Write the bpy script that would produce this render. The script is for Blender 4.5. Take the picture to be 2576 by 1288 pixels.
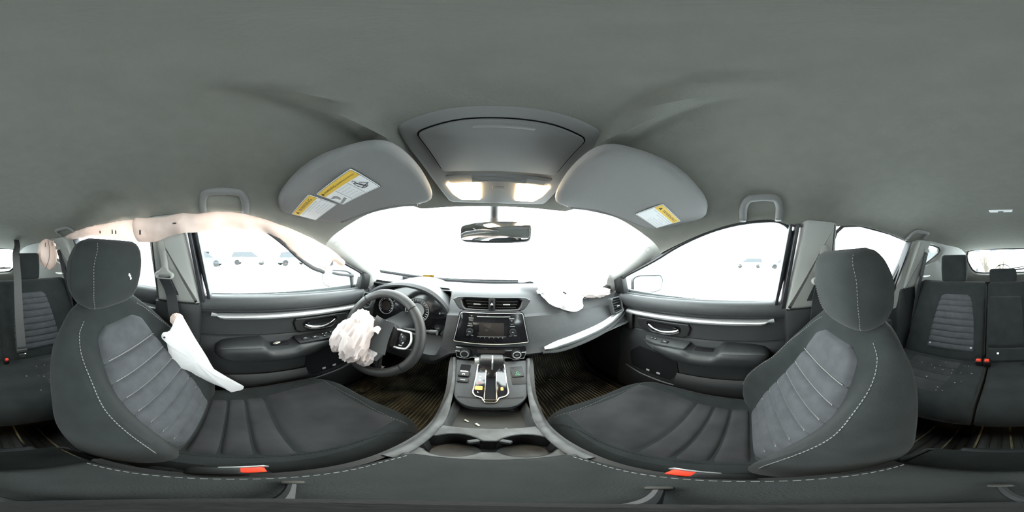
import bpy, bmesh, math, random
import numpy as np
from mathutils import Vector, Matrix, noise

# ------------------------------------------------------------------ scene, camera, light
for _o in list(bpy.data.objects):
    bpy.data.objects.remove(_o)
SC = bpy.context.scene
COL = SC.collection
R = math.radians
random.seed(7)

# cabin frame: x to the passenger side, y forward, z up; the camera's lens is the origin,
# the carpet lies 0.95 m below it and the snow outside 1.42 m below it
cam_d = bpy.data.cameras.new('panorama_camera')
cam_d.type = 'PANO'
try:
    cam_d.cycles.panorama_type = 'EQUIRECTANGULAR'
except Exception:
    cam_d.panorama_type = 'EQUIRECTANGULAR'
cam_d.clip_start = 0.005
cam_d.clip_end = 500
cam = bpy.data.objects.new('panorama_camera', cam_d)
COL.objects.link(cam)
_yaw = (1288 - 1239) / 2576 * 2 * math.pi          # the picture's centre looks a little right of straight ahead
_rl = R(1.1)                                       # slight roll of the camera on its stand
_r0 = Vector((math.cos(_rl), 0, math.sin(_rl)))
_u0 = Vector((-math.sin(_rl), 0, math.cos(_rl)))
_f0 = Vector((0, 1, 0))
_f = _f0 * math.cos(_yaw) + _r0 * math.sin(_yaw)
_r = _r0 * math.cos(_yaw) - _f0 * math.sin(_yaw)
cam.matrix_world = Matrix(((_r.x, _u0.x, -_f.x, 0), (_r.y, _u0.y, -_f.y, 0), (_r.z, _u0.z, -_f.z, 0), (0, 0, 0, 1)))
SC.camera = cam

W = bpy.data.worlds.new('overcast_sky')
SC.world = W
W.use_nodes = True
_bg = W.node_tree.nodes['Background']
_bg.inputs[0].default_value = (0.97, 0.985, 1.0, 1)
_bg.inputs[1].default_value = 1.0
SC.view_settings.view_transform = 'Standard'
SC.view_settings.look = 'None'
SC.view_settings.gamma = 1.0
SC.view_settings.use_curve_mapping = False
SC.view_settings.exposure = 4.0
try:
    SC.cycles.use_denoising = True
    SC.cycles.max_bounces = 8
    SC.cycles.diffuse_bounces = 4
    SC.cycles.glossy_bounces = 4
    SC.cycles.transparent_max_bounces = 16
    SC.cycles.adaptive_threshold = 0.02
    SC.cycles.caustics_reflective = False
    SC.cycles.caustics_refractive = False
except Exception:
    pass

# ------------------------------------------------------------------ materials
def mat(name, col, rough=0.6, metal=0.0, noise_amt=0.0, nscale=60, bump=0.0, bscale=400, spec=0.5, emit=None, estr=0, weave=False, coat=0.0, tint=None, sheen=0.0):
    m = bpy.data.materials.new(name)
    m.use_nodes = True
    nt = m.node_tree
    b = nt.nodes['Principled BSDF']
    b.inputs['Base Color'].default_value = (*col, 1)
    b.inputs['Roughness'].default_value = rough
    b.inputs['Metallic'].default_value = metal
    b.inputs['Specular IOR Level'].default_value = spec
    if coat:
        b.inputs['Coat Weight'].default_value = coat
        b.inputs['Coat Roughness'].default_value = 0.08
    if sheen:
        b.inputs['Sheen Weight'].default_value = sheen
        b.inputs['Sheen Roughness'].default_value = 0.5
    if emit:
        b.inputs['Emission Color'].default_value = (*emit, 1)
        b.inputs['Emission Strength'].default_value = estr
    if noise_amt or bump:
        tc = nt.nodes.new('ShaderNodeTexCoord')
    if noise_amt:
        n = nt.nodes.new('ShaderNodeTexNoise')
        n.inputs['Scale'].default_value = nscale
        n.inputs['Detail'].default_value = 2
        nt.links.new(tc.outputs['Object'], n.inputs['Vector'])
        cr = nt.nodes.new('ShaderNodeValToRGB')
        c0 = tint or tuple(c * (1 - noise_amt) for c in col)
        c1 = tuple(min(1, c * (1 + noise_amt)) for c in col)
        cr.color_ramp.elements[0].color = (*c0, 1)
        cr.color_ramp.elements[1].color = (*c1, 1)
        cr.color_ramp.elements[0].position = 0.3
        cr.color_ramp.elements[1].position = 0.72
        nt.links.new(n.outputs['Fac'], cr.inputs['Fac'])
        nt.links.new(cr.outputs['Color'], b.inputs['Base Color'])
    if bump:
        bp = nt.nodes.new('ShaderNodeBump')
        bp.inputs['Strength'].default_value = bump
        bp.inputs['Distance'].default_value = 0.001
        if weave:
            w = nt.nodes.new('ShaderNodeTexNoise')
            w.inputs['Detail'].default_value = 0
        else:
            w = nt.nodes.new('ShaderNodeTexNoise')
            w.inputs['Detail'].default_value = 1
        w.inputs['Scale'].default_value = bscale
        nt.links.new(tc.outputs['Object'], w.inputs['Vector'])
        nt.links.new(w.outputs[0], bp.inputs['Height'])
        nt.links.new(bp.outputs['Normal'], b.inputs['Normal'])
    return m

M = {}
M['headliner'] = mat('woven_headliner', (0.190, 0.191, 0.170), 0.95, noise_amt=0.04, nscale=25, bump=0.5, bscale=330, spec=0.1, weave=True)
M['visor'] = mat('visor_cloth', (0.235, 0.23, 0.23), 0.95, bump=0.25, bscale=500, spec=0.15)
M['trim'] = mat('light_grey_trim_plastic', (0.30, 0.305, 0.29), 0.6, bump=0.15, bscale=600, spec=0.3)
M['console_up'] = mat('overhead_plastic', (0.19, 0.19, 0.186), 0.55, bump=0.1, bscale=700, spec=0.35)
M['fabric'] = mat('charcoal_seat_cloth', (0.0175, 0.0205, 0.0208), 0.92, noise_amt=0.16, nscale=18, bump=0.5, bscale=700, spec=0.15, weave=True, sheen=0.08)
M['insert'] = mat('grey_quilted_cloth', (0.052, 0.055, 0.060), 0.9, noise_amt=0.14, nscale=30, bump=0.6, bscale=420, spec=0.2, weave=True, sheen=0.08)
M['cushion_insert'] = mat('worn_dark_grey_cloth', (0.031, 0.031, 0.033), 0.92, noise_amt=0.3, nscale=9, bump=0.5, bscale=600, spec=0.15, weave=True, sheen=0.06)
M['thread'] = mat('pale_thread', (0.20, 0.20, 0.19), 0.8)
M['dash'] = mat('dashboard_soft_plastic', (0.036, 0.038, 0.040), 0.5, noise_amt=0.06, nscale=40, bump=0.35, bscale=650, spec=0.4)
M['door'] = mat('door_panel_plastic', (0.020, 0.0215, 0.0225), 0.5, noise_amt=0.08, nscale=14, bump=0.3, bscale=650, spec=0.4)
M['black'] = mat('black_plastic', (0.010, 0.0105, 0.011), 0.5, bump=0.2, bscale=600, spec=0.4)
M['deep'] = mat('deep_black_recess', (0.006, 0.006, 0.007), 0.8, spec=0.2)
M['gloss'] = mat('piano_black', (0.008, 0.008, 0.010), 0.12, spec=0.5, coat=0.4)
M['screen'] = mat('unlit_screen_glass', (0.035, 0.030, 0.028), 0.18, spec=0.5)
M['silver'] = mat('brushed_silver_plastic', (0.72, 0.73, 0.74), 0.32, metal=0.75, bump=0.05, bscale=900)
M['chrome'] = mat('chrome', (0.85, 0.86, 0.87), 0.12, metal=1.0)
M['leather'] = mat('grained_wheel_leather', (0.026, 0.026, 0.026), 0.45, noise_amt=0.1, nscale=60, bump=0.45, bscale=900, spec=0.45, weave=True)
M['rubber'] = mat('rubber_mat', (0.022, 0.021, 0.018), 0.6, noise_amt=0.35, nscale=14, bump=0.4, bscale=120, spec=0.35)
M['mudrib'] = mat('muddy_rubber_rib', (0.30, 0.25, 0.15), 0.85, noise_amt=0.8, nscale=11, tint=(0.012, 0.012, 0.011), spec=0.2)
M['rubber_mud'] = mat('muddy_rubber_mat', (0.075, 0.064, 0.042), 0.7, noise_amt=0.9, nscale=9, tint=(0.014, 0.013, 0.012), bump=0.4, bscale=120, spec=0.3)
M['carpet'] = mat('black_carpet', (0.009, 0.009, 0.0095), 1.0, noise_amt=0.3, nscale=200, bump=0.8, bscale=500, spec=0.05)
M['grime'] = mat('dusty_console_plastic', (0.060, 0.062, 0.062), 0.5, noise_amt=0.55, nscale=22, bump=0.25, bscale=300, spec=0.4)
M['armrest'] = mat('armrest_cloth', (0.021, 0.0235, 0.023), 0.93, noise_amt=0.12, nscale=20, bump=0.5, bscale=700, spec=0.15, weave=True)
M['belt'] = mat('woven_belt', (0.030, 0.032, 0.035), 0.75, bump=0.5, bscale=500, spec=0.3)
M['belt_grey'] = mat('woven_grey_belt', (0.085, 0.085, 0.085), 0.75, bump=0.5, bscale=500, spec=0.3)
M['red'] = mat('red_release_button', (0.80, 0.05, 0.02), 0.45)
M['white'] = mat('white_print', (0.85, 0.86, 0.87), 0.6)
M['yellow'] = mat('yellow_print', (0.80, 0.52, 0.06), 0.6)
M['ink'] = mat('dark_print', (0.03, 0.03, 0.03), 0.7)
M['inkgrey'] = mat('grey_print', (0.28, 0.29, 0.29), 0.7)
M['green'] = mat('green_print', (0.10, 0.55, 0.25), 0.6)
M['seal'] = mat('black_door_seal', (0.022, 0.023, 0.026), 0.5, spec=0.5)
M['foam'] = mat('torn_foam', (0.55, 0.47, 0.30), 0.95, noise_amt=0.4, nscale=200, bump=0.8, bscale=300)
M['debris'] = mat('pale_debris', (0.45, 0.42, 0.36), 0.9)
M['mirror'] = mat('mirror_glass', (0.86, 0.89, 0.90), 0.015, metal=1.0)
M['outmirror'] = mat('outside_mirror_glass', (0.42, 0.50, 0.50), 0.08, metal=1.0)
M['amber'] = mat('amber_indicator', (0.9, 0.35, 0.05), 0.5, emit=(1.0, 0.33, 0.04), estr=0.16)
M['lampglow'] = mat('lit_lamp_lens', (0.95, 0.85, 0.6), 0.4, emit=(1.0, 0.74, 0.42), estr=2.4)
M['lens'] = mat('clear_lamp_lens', (0.65, 0.65, 0.64), 0.3)
M['snow'] = mat('snow', (0.86, 0.88, 0.90), 0.9, noise_amt=0.05, nscale=0.4, bump=0.4, bscale=3)
M['carpaint_dark'] = mat('dark_car_paint', (0.045, 0.05, 0.06), 0.35, coat=0.5)
M['carpaint_grey'] = mat('grey_car_paint', (0.20, 0.21, 0.22), 0.35, coat=0.5)
M['carpaint_white'] = mat('white_car_paint', (0.75, 0.76, 0.78), 0.35, coat=0.5)
M['tyre'] = mat('tyre', (0.02, 0.02, 0.02), 0.9)
M['carglass'] = mat('dark_car_glass', (0.02, 0.025, 0.03), 0.1)
M['tail'] = mat('tail_light', (0.65, 0.03, 0.03), 0.3)
M['brick'] = mat('beige_cladding', (0.42, 0.34, 0.26), 0.9, noise_amt=0.2, nscale=2)
M['twig'] = mat('grey_twigs', (0.10, 0.085, 0.07), 0.95)
M['post'] = mat('yellow_post_paint', (0.75, 0.50, 0.05), 0.6)

def airbag_mat(name, col):
    m = mat(name, col, 0.9, noise_amt=0.05, nscale=12, bump=0.3, bscale=500, spec=0.1)
    nt = m.node_tree
    b = nt.nodes['Principled BSDF']
    t = nt.nodes.new('ShaderNodeBsdfTranslucent')
    t.inputs[0].default_value = (*col, 1)
    mx = nt.nodes.new('ShaderNodeMixShader')
    mx.inputs[0].default_value = 0.4
    out = nt.nodes['Material Output']
    nt.links.new(b.outputs[0], mx.inputs[1])
    nt.links.new(t.outputs[0], mx.inputs[2])
    nt.links.new(mx.outputs[0], out.inputs[0])
    return m
M['airbag'] = airbag_mat('airbag_nylon', (0.86, 0.78, 0.76))
M['airbag_pink'] = airbag_mat('airbag_nylon_pink', (0.85, 0.72, 0.66))
M['airbag_white'] = airbag_mat('airbag_nylon_white', (0.92, 0.91, 0.92))

def glass_mat(name, tint, droplets=0.0):
    m = bpy.data.materials.new(name)
    m.use_nodes = True
    nt = m.node_tree
    nt.nodes.clear()
    out = nt.nodes.new('ShaderNodeOutputMaterial')
    tr = nt.nodes.new('ShaderNodeBsdfTransparent')
    tr.inputs[0].default_value = (*tint, 1)
    gl = nt.nodes.new('ShaderNodeBsdfGlossy')
    gl.inputs['Roughness'].default_value = 0.02
    mx = nt.nodes.new('ShaderNodeMixShader')
    mx.inputs[0].default_value = 0.04
    nt.links.new(tr.outputs[0], mx.inputs[1])
    nt.links.new(gl.outputs[0], mx.inputs[2])
    last = mx
    if droplets:
        tc = nt.nodes.new('ShaderNodeTexCoord')
        v = nt.nodes.new('ShaderNodeTexNoise')
        v.inputs['Scale'].default_value = 160
        v.inputs['Detail'].default_value = 3
        nt.links.new(tc.outputs['Object'], v.inputs['Vector'])
        cr = nt.nodes.new('ShaderNodeValToRGB')
        cr.color_ramp.elements[0].position = 0.60
        cr.color_ramp.elements[1].position = 0.68
        nt.links.new(v.outputs[0], cr.inputs[0])
        mul = nt.nodes.new('ShaderNodeMath')
        mul.operation = 'MULTIPLY'
        mul.inputs[1].default_value = droplets
        nt.links.new(cr.outputs[0], mul.inputs[0])
        df = nt.nodes.new('ShaderNodeBsdfTranslucent')
        df.inputs[0].default_value = (0.9, 0.92, 0.93, 1)
        m2 = nt.nodes.new('ShaderNodeMixShader')
        nt.links.new(mul.outputs[0], m2.inputs[0])
        nt.links.new(mx.outputs[0], m2.inputs[1])
        nt.links.new(df.outputs[0], m2.inputs[2])
        last = m2
    nt.links.new(last.outputs[0], out.inputs[0])
    return m
M['glass'] = glass_mat('window_glass', (0.90, 0.95, 0.94))
M['wglass'] = glass_mat('windshield_glass', (0.92, 0.96, 0.95))

# ------------------------------------------------------------------ mesh helpers
WO = {}                                            # world origin of every object built

def S(x, pts):
    """smooth monotone interpolation through (x, y) pairs"""
    xs = [p[0] for p in pts]
    ys = [p[1] for p in pts]
    if x <= xs[0]:
        return ys[0]
    if x >= xs[-1]:
        return ys[-1]
    n = len(xs)
    d = [(ys[i + 1] - ys[i]) / (xs[i + 1] - xs[i]) for i in range(n - 1)]
    m = [d[0]] + [0 if d[i - 1] * d[i] <= 0 else 2 * d[i - 1] * d[i] / (d[i - 1] + d[i]) for i in range(1, n - 1)] + [d[-1]]
    for i in range(n - 1):
        if x <= xs[i + 1]:
            h = xs[i + 1] - xs[i]
            t = (x - xs[i]) / h
            return ((2*t**3 - 3*t*t + 1) * ys[i] + (t**3 - 2*t*t + t) * h * m[i]
                    + (-2*t**3 + 3*t*t) * ys[i + 1] + (t**3 - t*t) * h * m[i + 1])

def ss(x, a, b):
    t = min(1, max(0, (x - a) / (b - a)))
    return t * t * (3 - 2 * t)

def lerp(a, b, t):
    return tuple(p + (q - p) * t for p, q in zip(a, b))

def thing(name, label, cat, loc=(0, 0, 0), group=None, kind=None):
    o = bpy.data.objects.new(name, None)
    o.empty_display_size = 0.05
    COL.objects.link(o)
    o.location = loc
    WO[o.name] = Vector(loc)
    tag(o, label, cat, group, kind)
    return o

def tag(o, label=None, cat=None, group=None, kind=None):
    if label:
        o['label'] = label
    if cat:
        o['category'] = cat
    if group:
        o['group'] = group
    if kind:
        o['kind'] = kind
    return o

def mesh(name, V, F, m, parent=None, smooth=True, angle=38, recalc=True, midx=None):
    V = np.array([tuple(v) for v in V], dtype=float).reshape(-1, 3)
    if parent is not None:
        org = WO[parent.name]
        loc = Vector((0, 0, 0))
    else:
        lo, hi = V.min(0), V.max(0)
        org = Vector(((lo[0] + hi[0]) / 2, (lo[1] + hi[1]) / 2, lo[2]))
        loc = org
    V = V - np.array(org)
    me = bpy.data.meshes.new(name)
    me.from_pydata(V.tolist(), [], [tuple(f) for f in F])
    mats = m if isinstance(m, (list, tuple)) else [m]
    for x in mats:
        me.materials.append(M[x] if isinstance(x, str) else x)
    if midx is not None:
        me.polygons.foreach_set('material_index', midx)
    if recalc:
        bm = bmesh.new()
        bm.from_mesh(me)
        bmesh.ops.recalc_face_normals(bm, faces=bm.faces)
        bm.to_mesh(me)
        bm.free()
    if smooth:
        me.polygons.foreach_set('use_smooth', [True] * len(me.polygons))
        try:
            me.set_sharp_from_angle(angle=R(angle))
        except Exception:
            pass
    me.update()
    o = bpy.data.objects.new(name, me)
    COL.objects.link(o)
    if parent is not None:
        o.parent = parent
    o.location = loc
    WO[o.name] = Vector(org)
    return o

def gridfaces(nu, nv, cu=False, cv=False):
    F = []
    for i in range(nu if cu else nu - 1):
        for j in range(nv if cv else nv - 1):
            a = i * nv + j
            b = ((i + 1) % nu) * nv + j
            c = ((i + 1) % nu) * nv + (j + 1) % nv
            d = i * nv + (j + 1) % nv
            F.append((a, b, c, d))
    return F

def shellVF(f, us, vs, th, both=False):
    """solid sheet: surface f(u, v) with thickness th behind it"""
    nu, nv = len(us), len(vs)
    P = np.array([[f(u, v) for v in vs] for u in us], dtype=float)
    du = np.gradient(P, axis=0)
    dv = np.gradient(P, axis=1)
    N = np.cross(du, dv)
    N /= np.maximum(np.linalg.norm(N, axis=2, keepdims=True), 1e-9)
    T = th if not callable(th) else np.array([[[th(u, v)] for v in vs] for u in us])
    Q = P - N * T
    V = np.concatenate([P.reshape(-1, 3), Q.reshape(-1, 3)])
    n = nu * nv
    F = gridfaces(nu, nv)
    F2 = [tuple(n + k for k in reversed(q)) for q in F]
    side = []
    per = [i * nv for i in range(nu)] + [(nu - 1) * nv + j for j in range(1, nv)] + [i * nv + nv - 1 for i in range(nu - 2, -1, -1)] + [j for j in range(nv - 2, 0, -1)]
    for a, b in zip(per, per[1:] + per[:1]):
        side.append((a, b, n + b, n + a))
    return V, F + F2 + side

def shell(name, f, us, vs, th, m, parent=None, **k):
    V, F = shellVF(f, us, vs, th)
    return mesh(name, V, F, m, parent, **k)

def loftVF(rings, cap=True, closed=True):
    n = len(rings[0])
    V = [p for r in rings for p in r]
    F = gridfaces(len(rings), n, cv=closed)
    if cap:
        F.append(tuple(range(n - 1, -1, -1)))
        b = (len(rings) - 1) * n
        F.append(tuple(b + i for i in range(n)))
    return V, F

def loft(name, rings, m, parent=None, cap=True, **k):
    V, F = loftVF(rings, cap)
    return mesh(name, V, F, m, parent, **k)

def linspace(a, b, n):
    return [a + (b - a) * i / (n - 1) for i in range(n)]

def boxVF(c, s, bev=0.004, seg=2, rot=None):
    bm = bmesh.new()
    bmesh.ops.create_cube(bm, size=1)
    for v in bm.verts:
        v.co = Vector((v.co.x * s[0], v.co.y * s[1], v.co.z * s[2]))
    if bev:
        bmesh.ops.bevel(bm, geom=list(bm.edges), offset=min(bev, min(s) * 0.45), segments=seg, affect='EDGES', profile=0.5)
    Mx = rot or Matrix.Identity(3)
    cv = Vector(c)
    bm.verts.index_update()
    V = [tuple(Mx @ v.co + cv) for v in bm.verts]
    F = [tuple(v.index for v in f.verts) for f in bm.faces]
    bm.free()
    return V, F

def box(name, c, s, m, parent=None, bev=0.004, seg=2, rot=None, **k):
    V, F = boxVF(c, s, bev, seg, rot)
    return mesh(name, V, F, m, parent, **k)

def rotm(rx=0, ry=0, rz=0):
    return (Matrix.Rotation(R(rz), 3, 'Z') @ Matrix.Rotation(R(ry), 3, 'Y') @ Matrix.Rotation(R(rx), 3, 'X'))

def join(*VFs):
    V, F = [], []
    for v, f in VFs:
        n = len(V)
        V += [tuple(p) for p in v]
        F += [tuple(n + i for i in q) for q in f]
    return V, F

def roundpoly(pts, r, n=4):
    out = []
    N = len(pts)
    for i in range(N):
        p0, p1, p2 = Vector(pts[i - 1]).to_2d(), Vector(pts[i]).to_2d(), Vector(pts[(i + 1) % N]).to_2d()
        rr = r[i] if isinstance(r, (list, tuple)) else r
        a, b = p0 - p1, p2 - p1
        la, lb = a.length, b.length
        if rr <= 0 or la < 1e-9 or lb < 1e-9:
            out.append(tuple(p1))
            continue
        d = min(rr, la * 0.48, lb * 0.48)
        s, e = p1 + a / la * d, p1 + b / lb * d
        for k in range(n + 1):
            t = k / n
            q = s * (1 - t)**2 + p1 * 2 * t * (1 - t) + e * t * t
            out.append(tuple(q))
    return out

def inset(pts, d):
    """offset a closed outline inwards by d"""
    N = len(pts)
    area = sum(pts[i][0] * pts[(i + 1) % N][1] - pts[(i + 1) % N][0] * pts[i][1] for i in range(N))
    sg = 1 if area > 0 else -1
    out = []
    for i in range(N):
        p0, p1, p2 = Vector(pts[i - 1]), Vector(pts[i]), Vector(pts[(i + 1) % N])
        e1 = (p1 - p0)
        e2 = (p2 - p1)
        if e1.length < 1e-9:
            e1 = e2
        if e2.length < 1e-9:
            e2 = e1
        e1 = e1.normalized()
        e2 = e2.normalized()
        n1 = Vector((-e1.y, e1.x)) * sg
        n2 = Vector((-e2.y, e2.x)) * sg
        b = n1 + n2
        if b.length < 1e-6:
            b = n1
        b = b.normalized()
        c = max(0.4, b.dot(n1))
        out.append(tuple(p1 + b * d / c))
    return out

class Fr:
    """a local frame: origin o, axes ux, uy, normal n"""
    def __init__(s, o, ux, uy=None, n=None):
        s.o = Vector(o)
        s.ux = Vector(ux).normalized()
        if uy is None:
            s.n = Vector(n).normalized()
            s.uy = s.n.cross(s.ux).normalized()
        else:
            uy = Vector(uy)
            s.uy = (uy - s.ux * uy.dot(s.ux)).normalized()
            s.n = s.ux.cross(s.uy)
    def __call__(s, x, y, z=0):
        return tuple(s.o + s.ux * x + s.uy * y + s.n * z)

def prismVF(pts, fr, depth, bev=0.0, base=0.0):
    """solid with outline pts in frame fr, from base to base + depth along the normal, rounded front edge"""
    n = len(pts)
    rings = [[fr(x, y, base) for x, y in pts]]
    if bev:
        sg = 1 if depth > 0 else -1
        rings.append([fr(x, y, base + depth - sg * bev) for x, y in pts])
        q = inset(pts, bev * 0.3)
        rings.append([fr(x, y, base + depth - sg * bev * 0.3) for x, y in q])
        q = inset(pts, bev)
        rings.append([fr(x, y, base + depth) for x, y in q])
    else:
        rings.append([fr(x, y, base + depth) for x, y in pts])
    return loftVF(rings)

def prism(name, pts, fr, depth, m, parent=None, bev=0.0, base=0.0, **k):
    V, F = prismVF(pts, fr, depth, bev, base)
    return mesh(name, V, F, m, parent, **k)

def frameVF(outer, inner, fr, depth, bev=0.0, base=0.0):
    """ring between two outlines of equal length"""
    n = len(outer)
    sg = 1 if depth > 0 else -1
    o2 = inset(outer, bev) if bev else outer
    i2 = inset(inner, -bev) if bev else inner
    rings = [[fr(x, y, base) for x, y in outer], [fr(x, y, base + depth - sg * bev) for x, y in outer], [fr(x, y, base + depth) for x, y in o2],
             [fr(x, y, base + depth) for x, y in i2], [fr(x, y, base + depth - sg * bev) for x, y in inner], [fr(x, y, base) for x, y in inner]]
    V = [p for r in rings for p in r]
    return V, gridfaces(6, n, cu=True, cv=True)

def frame(name, outer, inner, fr, depth, m, parent=None, bev=0.0, base=0.0, **k):
    V, F = frameVF(outer, inner, fr, depth, bev, base)
    return mesh(name, V, F, m, parent, **k)

def rrect(w, h, r=0.005, cx=0, cy=0, n=4):
    return roundpoly([(cx - w/2, cy - h/2), (cx + w/2, cy - h/2), (cx + w/2, cy + h/2), (cx - w/2, cy + h/2)], r, n)

def circle(r, n=24, cx=0, cy=0):
    return [(cx + r * math.cos(2*math.pi*i/n), cy + r * math.sin(2*math.pi*i/n)) for i in range(n)]

def crom(pts, n=8, closed=False):
    """Catmull-Rom through points"""
    P = [Vector(p) for p in pts]
    N = len(P)
    out = []
    for i in range(N if closed else N - 1):
        p0 = P[i - 1] if (closed or i > 0) else P[0] * 2 - P[1]
        p1 = P[i]
        p2 = P[(i + 1) % N]
        p3 = P[(i + 2) % N] if (closed or i + 2 < N) else P[-1] * 2 - P[-2]
        for k in range(n):
            t = k / n
            out.append(0.5 * ((2*p1) + (p2 - p0) * t + (2*p0 - 5*p1 + 4*p2 - p3) * t*t + (3*p1 - p0 - 3*p2 + p3) * t**3))
    if not closed:
        out.append(P[-1])
    return out

def tubeVF(pts, r, n=10, closed=False, flat=None, up=None, cap=True):
    P = [Vector(p) for p in pts]
    N = len(P)
    T = []
    for i in range(N):
        a = P[i - 1] if (i > 0 or closed) else P[0]
        b = P[(i + 1) % N] if (i < N - 1 or closed) else P[-1]
        t = b - a
        T.append(t.normalized() if t.length > 1e-9 else Vector((0, 0, 1)))
    upv = Vector(up) if up is not None else (Vector((0, 0, 1)) if abs(T[0].z) < 0.9 else Vector((1, 0, 0)))
    nrm = (upv - T[0] * upv.dot(T[0])).normalized()
    rings = []
    for i in range(N):
        if up is not None:
            q = upv - T[i] * upv.dot(T[i])
            if q.length > 1e-4:
                nrm = q.normalized()
        else:
            nrm = (nrm - T[i] * nrm.dot(T[i])).normalized()
        bi = T[i].cross(nrm)
        rr = r[i] if isinstance(r, (list, tuple)) else r
        ra, rb = (rr, rr) if flat is None else (rr * flat[0], rr * flat[1])
        rings.append([tuple(P[i] + nrm * (ra * math.cos(2*math.pi*k/n)) + bi * (rb * math.sin(2*math.pi*k/n))) for k in range(n)])
    V = [p for q in rings for p in q]
    F = gridfaces(N, n, cu=closed, cv=True)
    if cap and not closed:
        F.append(tuple(range(n - 1, -1, -1)))
        F.append(tuple((N - 1) * n + k for k in range(n)))
    return V, F

def tube(name, pts, r, m, parent=None, n=10, closed=False, flat=None, up=None, **k):
    V, F = tubeVF(pts, r, n, closed, flat, up)
    return mesh(name, V, F, m, parent, **k)

def strapVF(pts, widthdir, w, th):
    """flat webbing along pts"""
    P = [Vector(p) for p in pts]
    N = len(P)
    rings = []
    for i in range(N):
        a = P[max(0, i - 1)]
        b = P[min(N - 1, i + 1)]
        t = (b - a).normalized()
        wd = Vector(widthdir[i] if isinstance(widthdir, list) else widthdir)
        wd = (wd - t * wd.dot(t)).normalized()
        nn = t.cross(wd)
        h, g = w / 2, th / 2
        rings.append([tuple(P[i] + wd * (h * x) + nn * (g * y)) for x, y in ((-1, -1), (1, -1), (1, 1), (-1, 1))])
    return loftVF(rings)

def strap(name, pts, wd, w, th, m, parent=None, **k):
    V, F = strapVF(pts, wd, w, th)
    return mesh(name, V, F, m, parent, angle=50, **k)

def dashes(name, pts, m, parent, length=0.006, gap=0.004, r=0.0009, lift=(0, 0, 0)):
    """a stitched seam: short thread stitches along a path, too small to pick apart"""
    P = [Vector(p) + Vector(lift) for p in pts]
    VF = []
    pos = 0.0
    nxt = 0.0
    acc = [0]
    for a, b in zip(P, P[1:]):
        acc.append(acc[-1] + (b - a).length)
    def at(s):
        for i in range(len(P) - 1):
            if s <= acc[i + 1] or i == len(P) - 2:
                L = max(acc[i + 1] - acc[i], 1e-9)
                return P[i].lerp(P[i + 1], min(1, (s - acc[i]) / L))
    s = 0
    while s + length < acc[-1]:
        VF.append(tubeVF([at(s), at(s + length)], r, 5))
        s += length + gap
    if not VF:
        return None
    V, F = join(*VF)
    o = mesh(name, V, F, m, parent, recalc=False)
    o['kind'] = 'stuff'
    return o

_txt_cache = {}
def textVF(s, size, fr, extrude=0.0003, align='CENTER', sx=1.0):
    key = (s, align)
    if key not in _txt_cache:
        cu = bpy.data.curves.new('lettering', 'FONT')
        cu.body = s
        cu.align_x = align
        cu.align_y = 'CENTER'
        cu.size = 1.0
        cu.resolution_u = 2
        ob = bpy.data.objects.new('lettering_tmp', cu)
        COL.objects.link(ob)
        dg = bpy.context.evaluated_depsgraph_get()
        me = bpy.data.meshes.new_from_object(ob.evaluated_get(dg))
        V = [tuple(v.co) for v in me.vertices]
        F = [tuple(p.vertices) for p in me.polygons]
        bpy.data.objects.remove(ob)
        bpy.data.meshes.remove(me)
        bpy.data.curves.remove(cu)
        _txt_cache[key] = (V, F)
    V, F = _txt_cache[key]
    return [fr(v[0] * size * sx, v[1] * size, extrude) for v in V], F

def text(name, s, size, fr, m, parent, extrude=0.0004, align='CENTER', sx=1.0):
    V, F = textVF(s, size, fr, extrude, align, sx)
    return mesh(name, V, F, m, parent, smooth=False, recalc=False)

def fbm(x, y, z, o=3):
    v, a = 0.0, 1.0
    for i in range(o):
        v += a * noise.noise(Vector((x, y, z)))
        x, y, z, a = x * 2.03, y * 2.03, z * 2.03, a * 0.5
    return v

def ridge(x, y, z, o=3):
    v, a = 0.0, 1.0
    for i in range(o):
        v += a * (1 - abs(noise.noise(Vector((x, y, z)))) * 2.2)
        x, y, z, a = x * 1.9, y * 1.9, z * 1.9, a * 0.5
    return v

# ------------------------------------------------------------------ the cabin shell
def xs(y, z):
    x = 0.60 + 0.27 * (0.14 - z)
    x = min(x, 0.70)
    if y < -0.9:
        x -= 0.15 * (-0.9 - y)
    return x

def sp(s, y, z, off=0.0):
    return (s * (xs(y, z) - off), y, z)

def sideprismVF(pts, s, off0, off1, bev=0.0):
    """solid on the sloping cabin side: outline in (y, z), from offset off0 to off1 towards the cabin"""
    rings = [[sp(s, y, z, off0) for y, z in pts]]
    if bev:
        rings.append([sp(s, y, z, off1 - bev) for y, z in pts])
        q = inset(pts, bev * 0.3)
        rings.append([sp(s, y, z, off1 - bev * 0.3) for y, z in q])
        q = inset(pts, bev)
        rings.append([sp(s, y, z, off1) for y, z in q])
    else:
        rings.append([sp(s, y, z, off1) for y, z in pts])
    return loftVF(rings)

def sideprism(name, pts, s, off0, off1, m, parent=None, bev=0.0, **k):
    V, F = sideprismVF(pts, s, off0, off1, bev)
    return mesh(name, V, F, m, parent, **k)

def resample_angle(poly, c, n):
    """points of a star-shaped outline on n rays from c"""
    out = []
    P = [(p[0] - c[0], p[1] - c[1]) for p in poly]
    for k in range(n):
        a = 2 * math.pi * k / n
        dx, dy = math.cos(a), math.sin(a)
        best = None
        for (x1, y1), (x2, y2) in zip(P, P[1:] + P[:1]):
            ex, ey = x2 - x1, y2 - y1
            den = dx * ey - dy * ex
            if abs(den) < 1e-12:
                continue
            t = (x1 * ey - y1 * ex) / den
            u = (x1 * dy - y1 * dx) / den
            if t > 0 and -1e-9 <= u <= 1 + 1e-9 and (best is None or t > best):
                best = t
        out.append((c[0] + dx * best, c[1] + dy * best))
    return out

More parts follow.
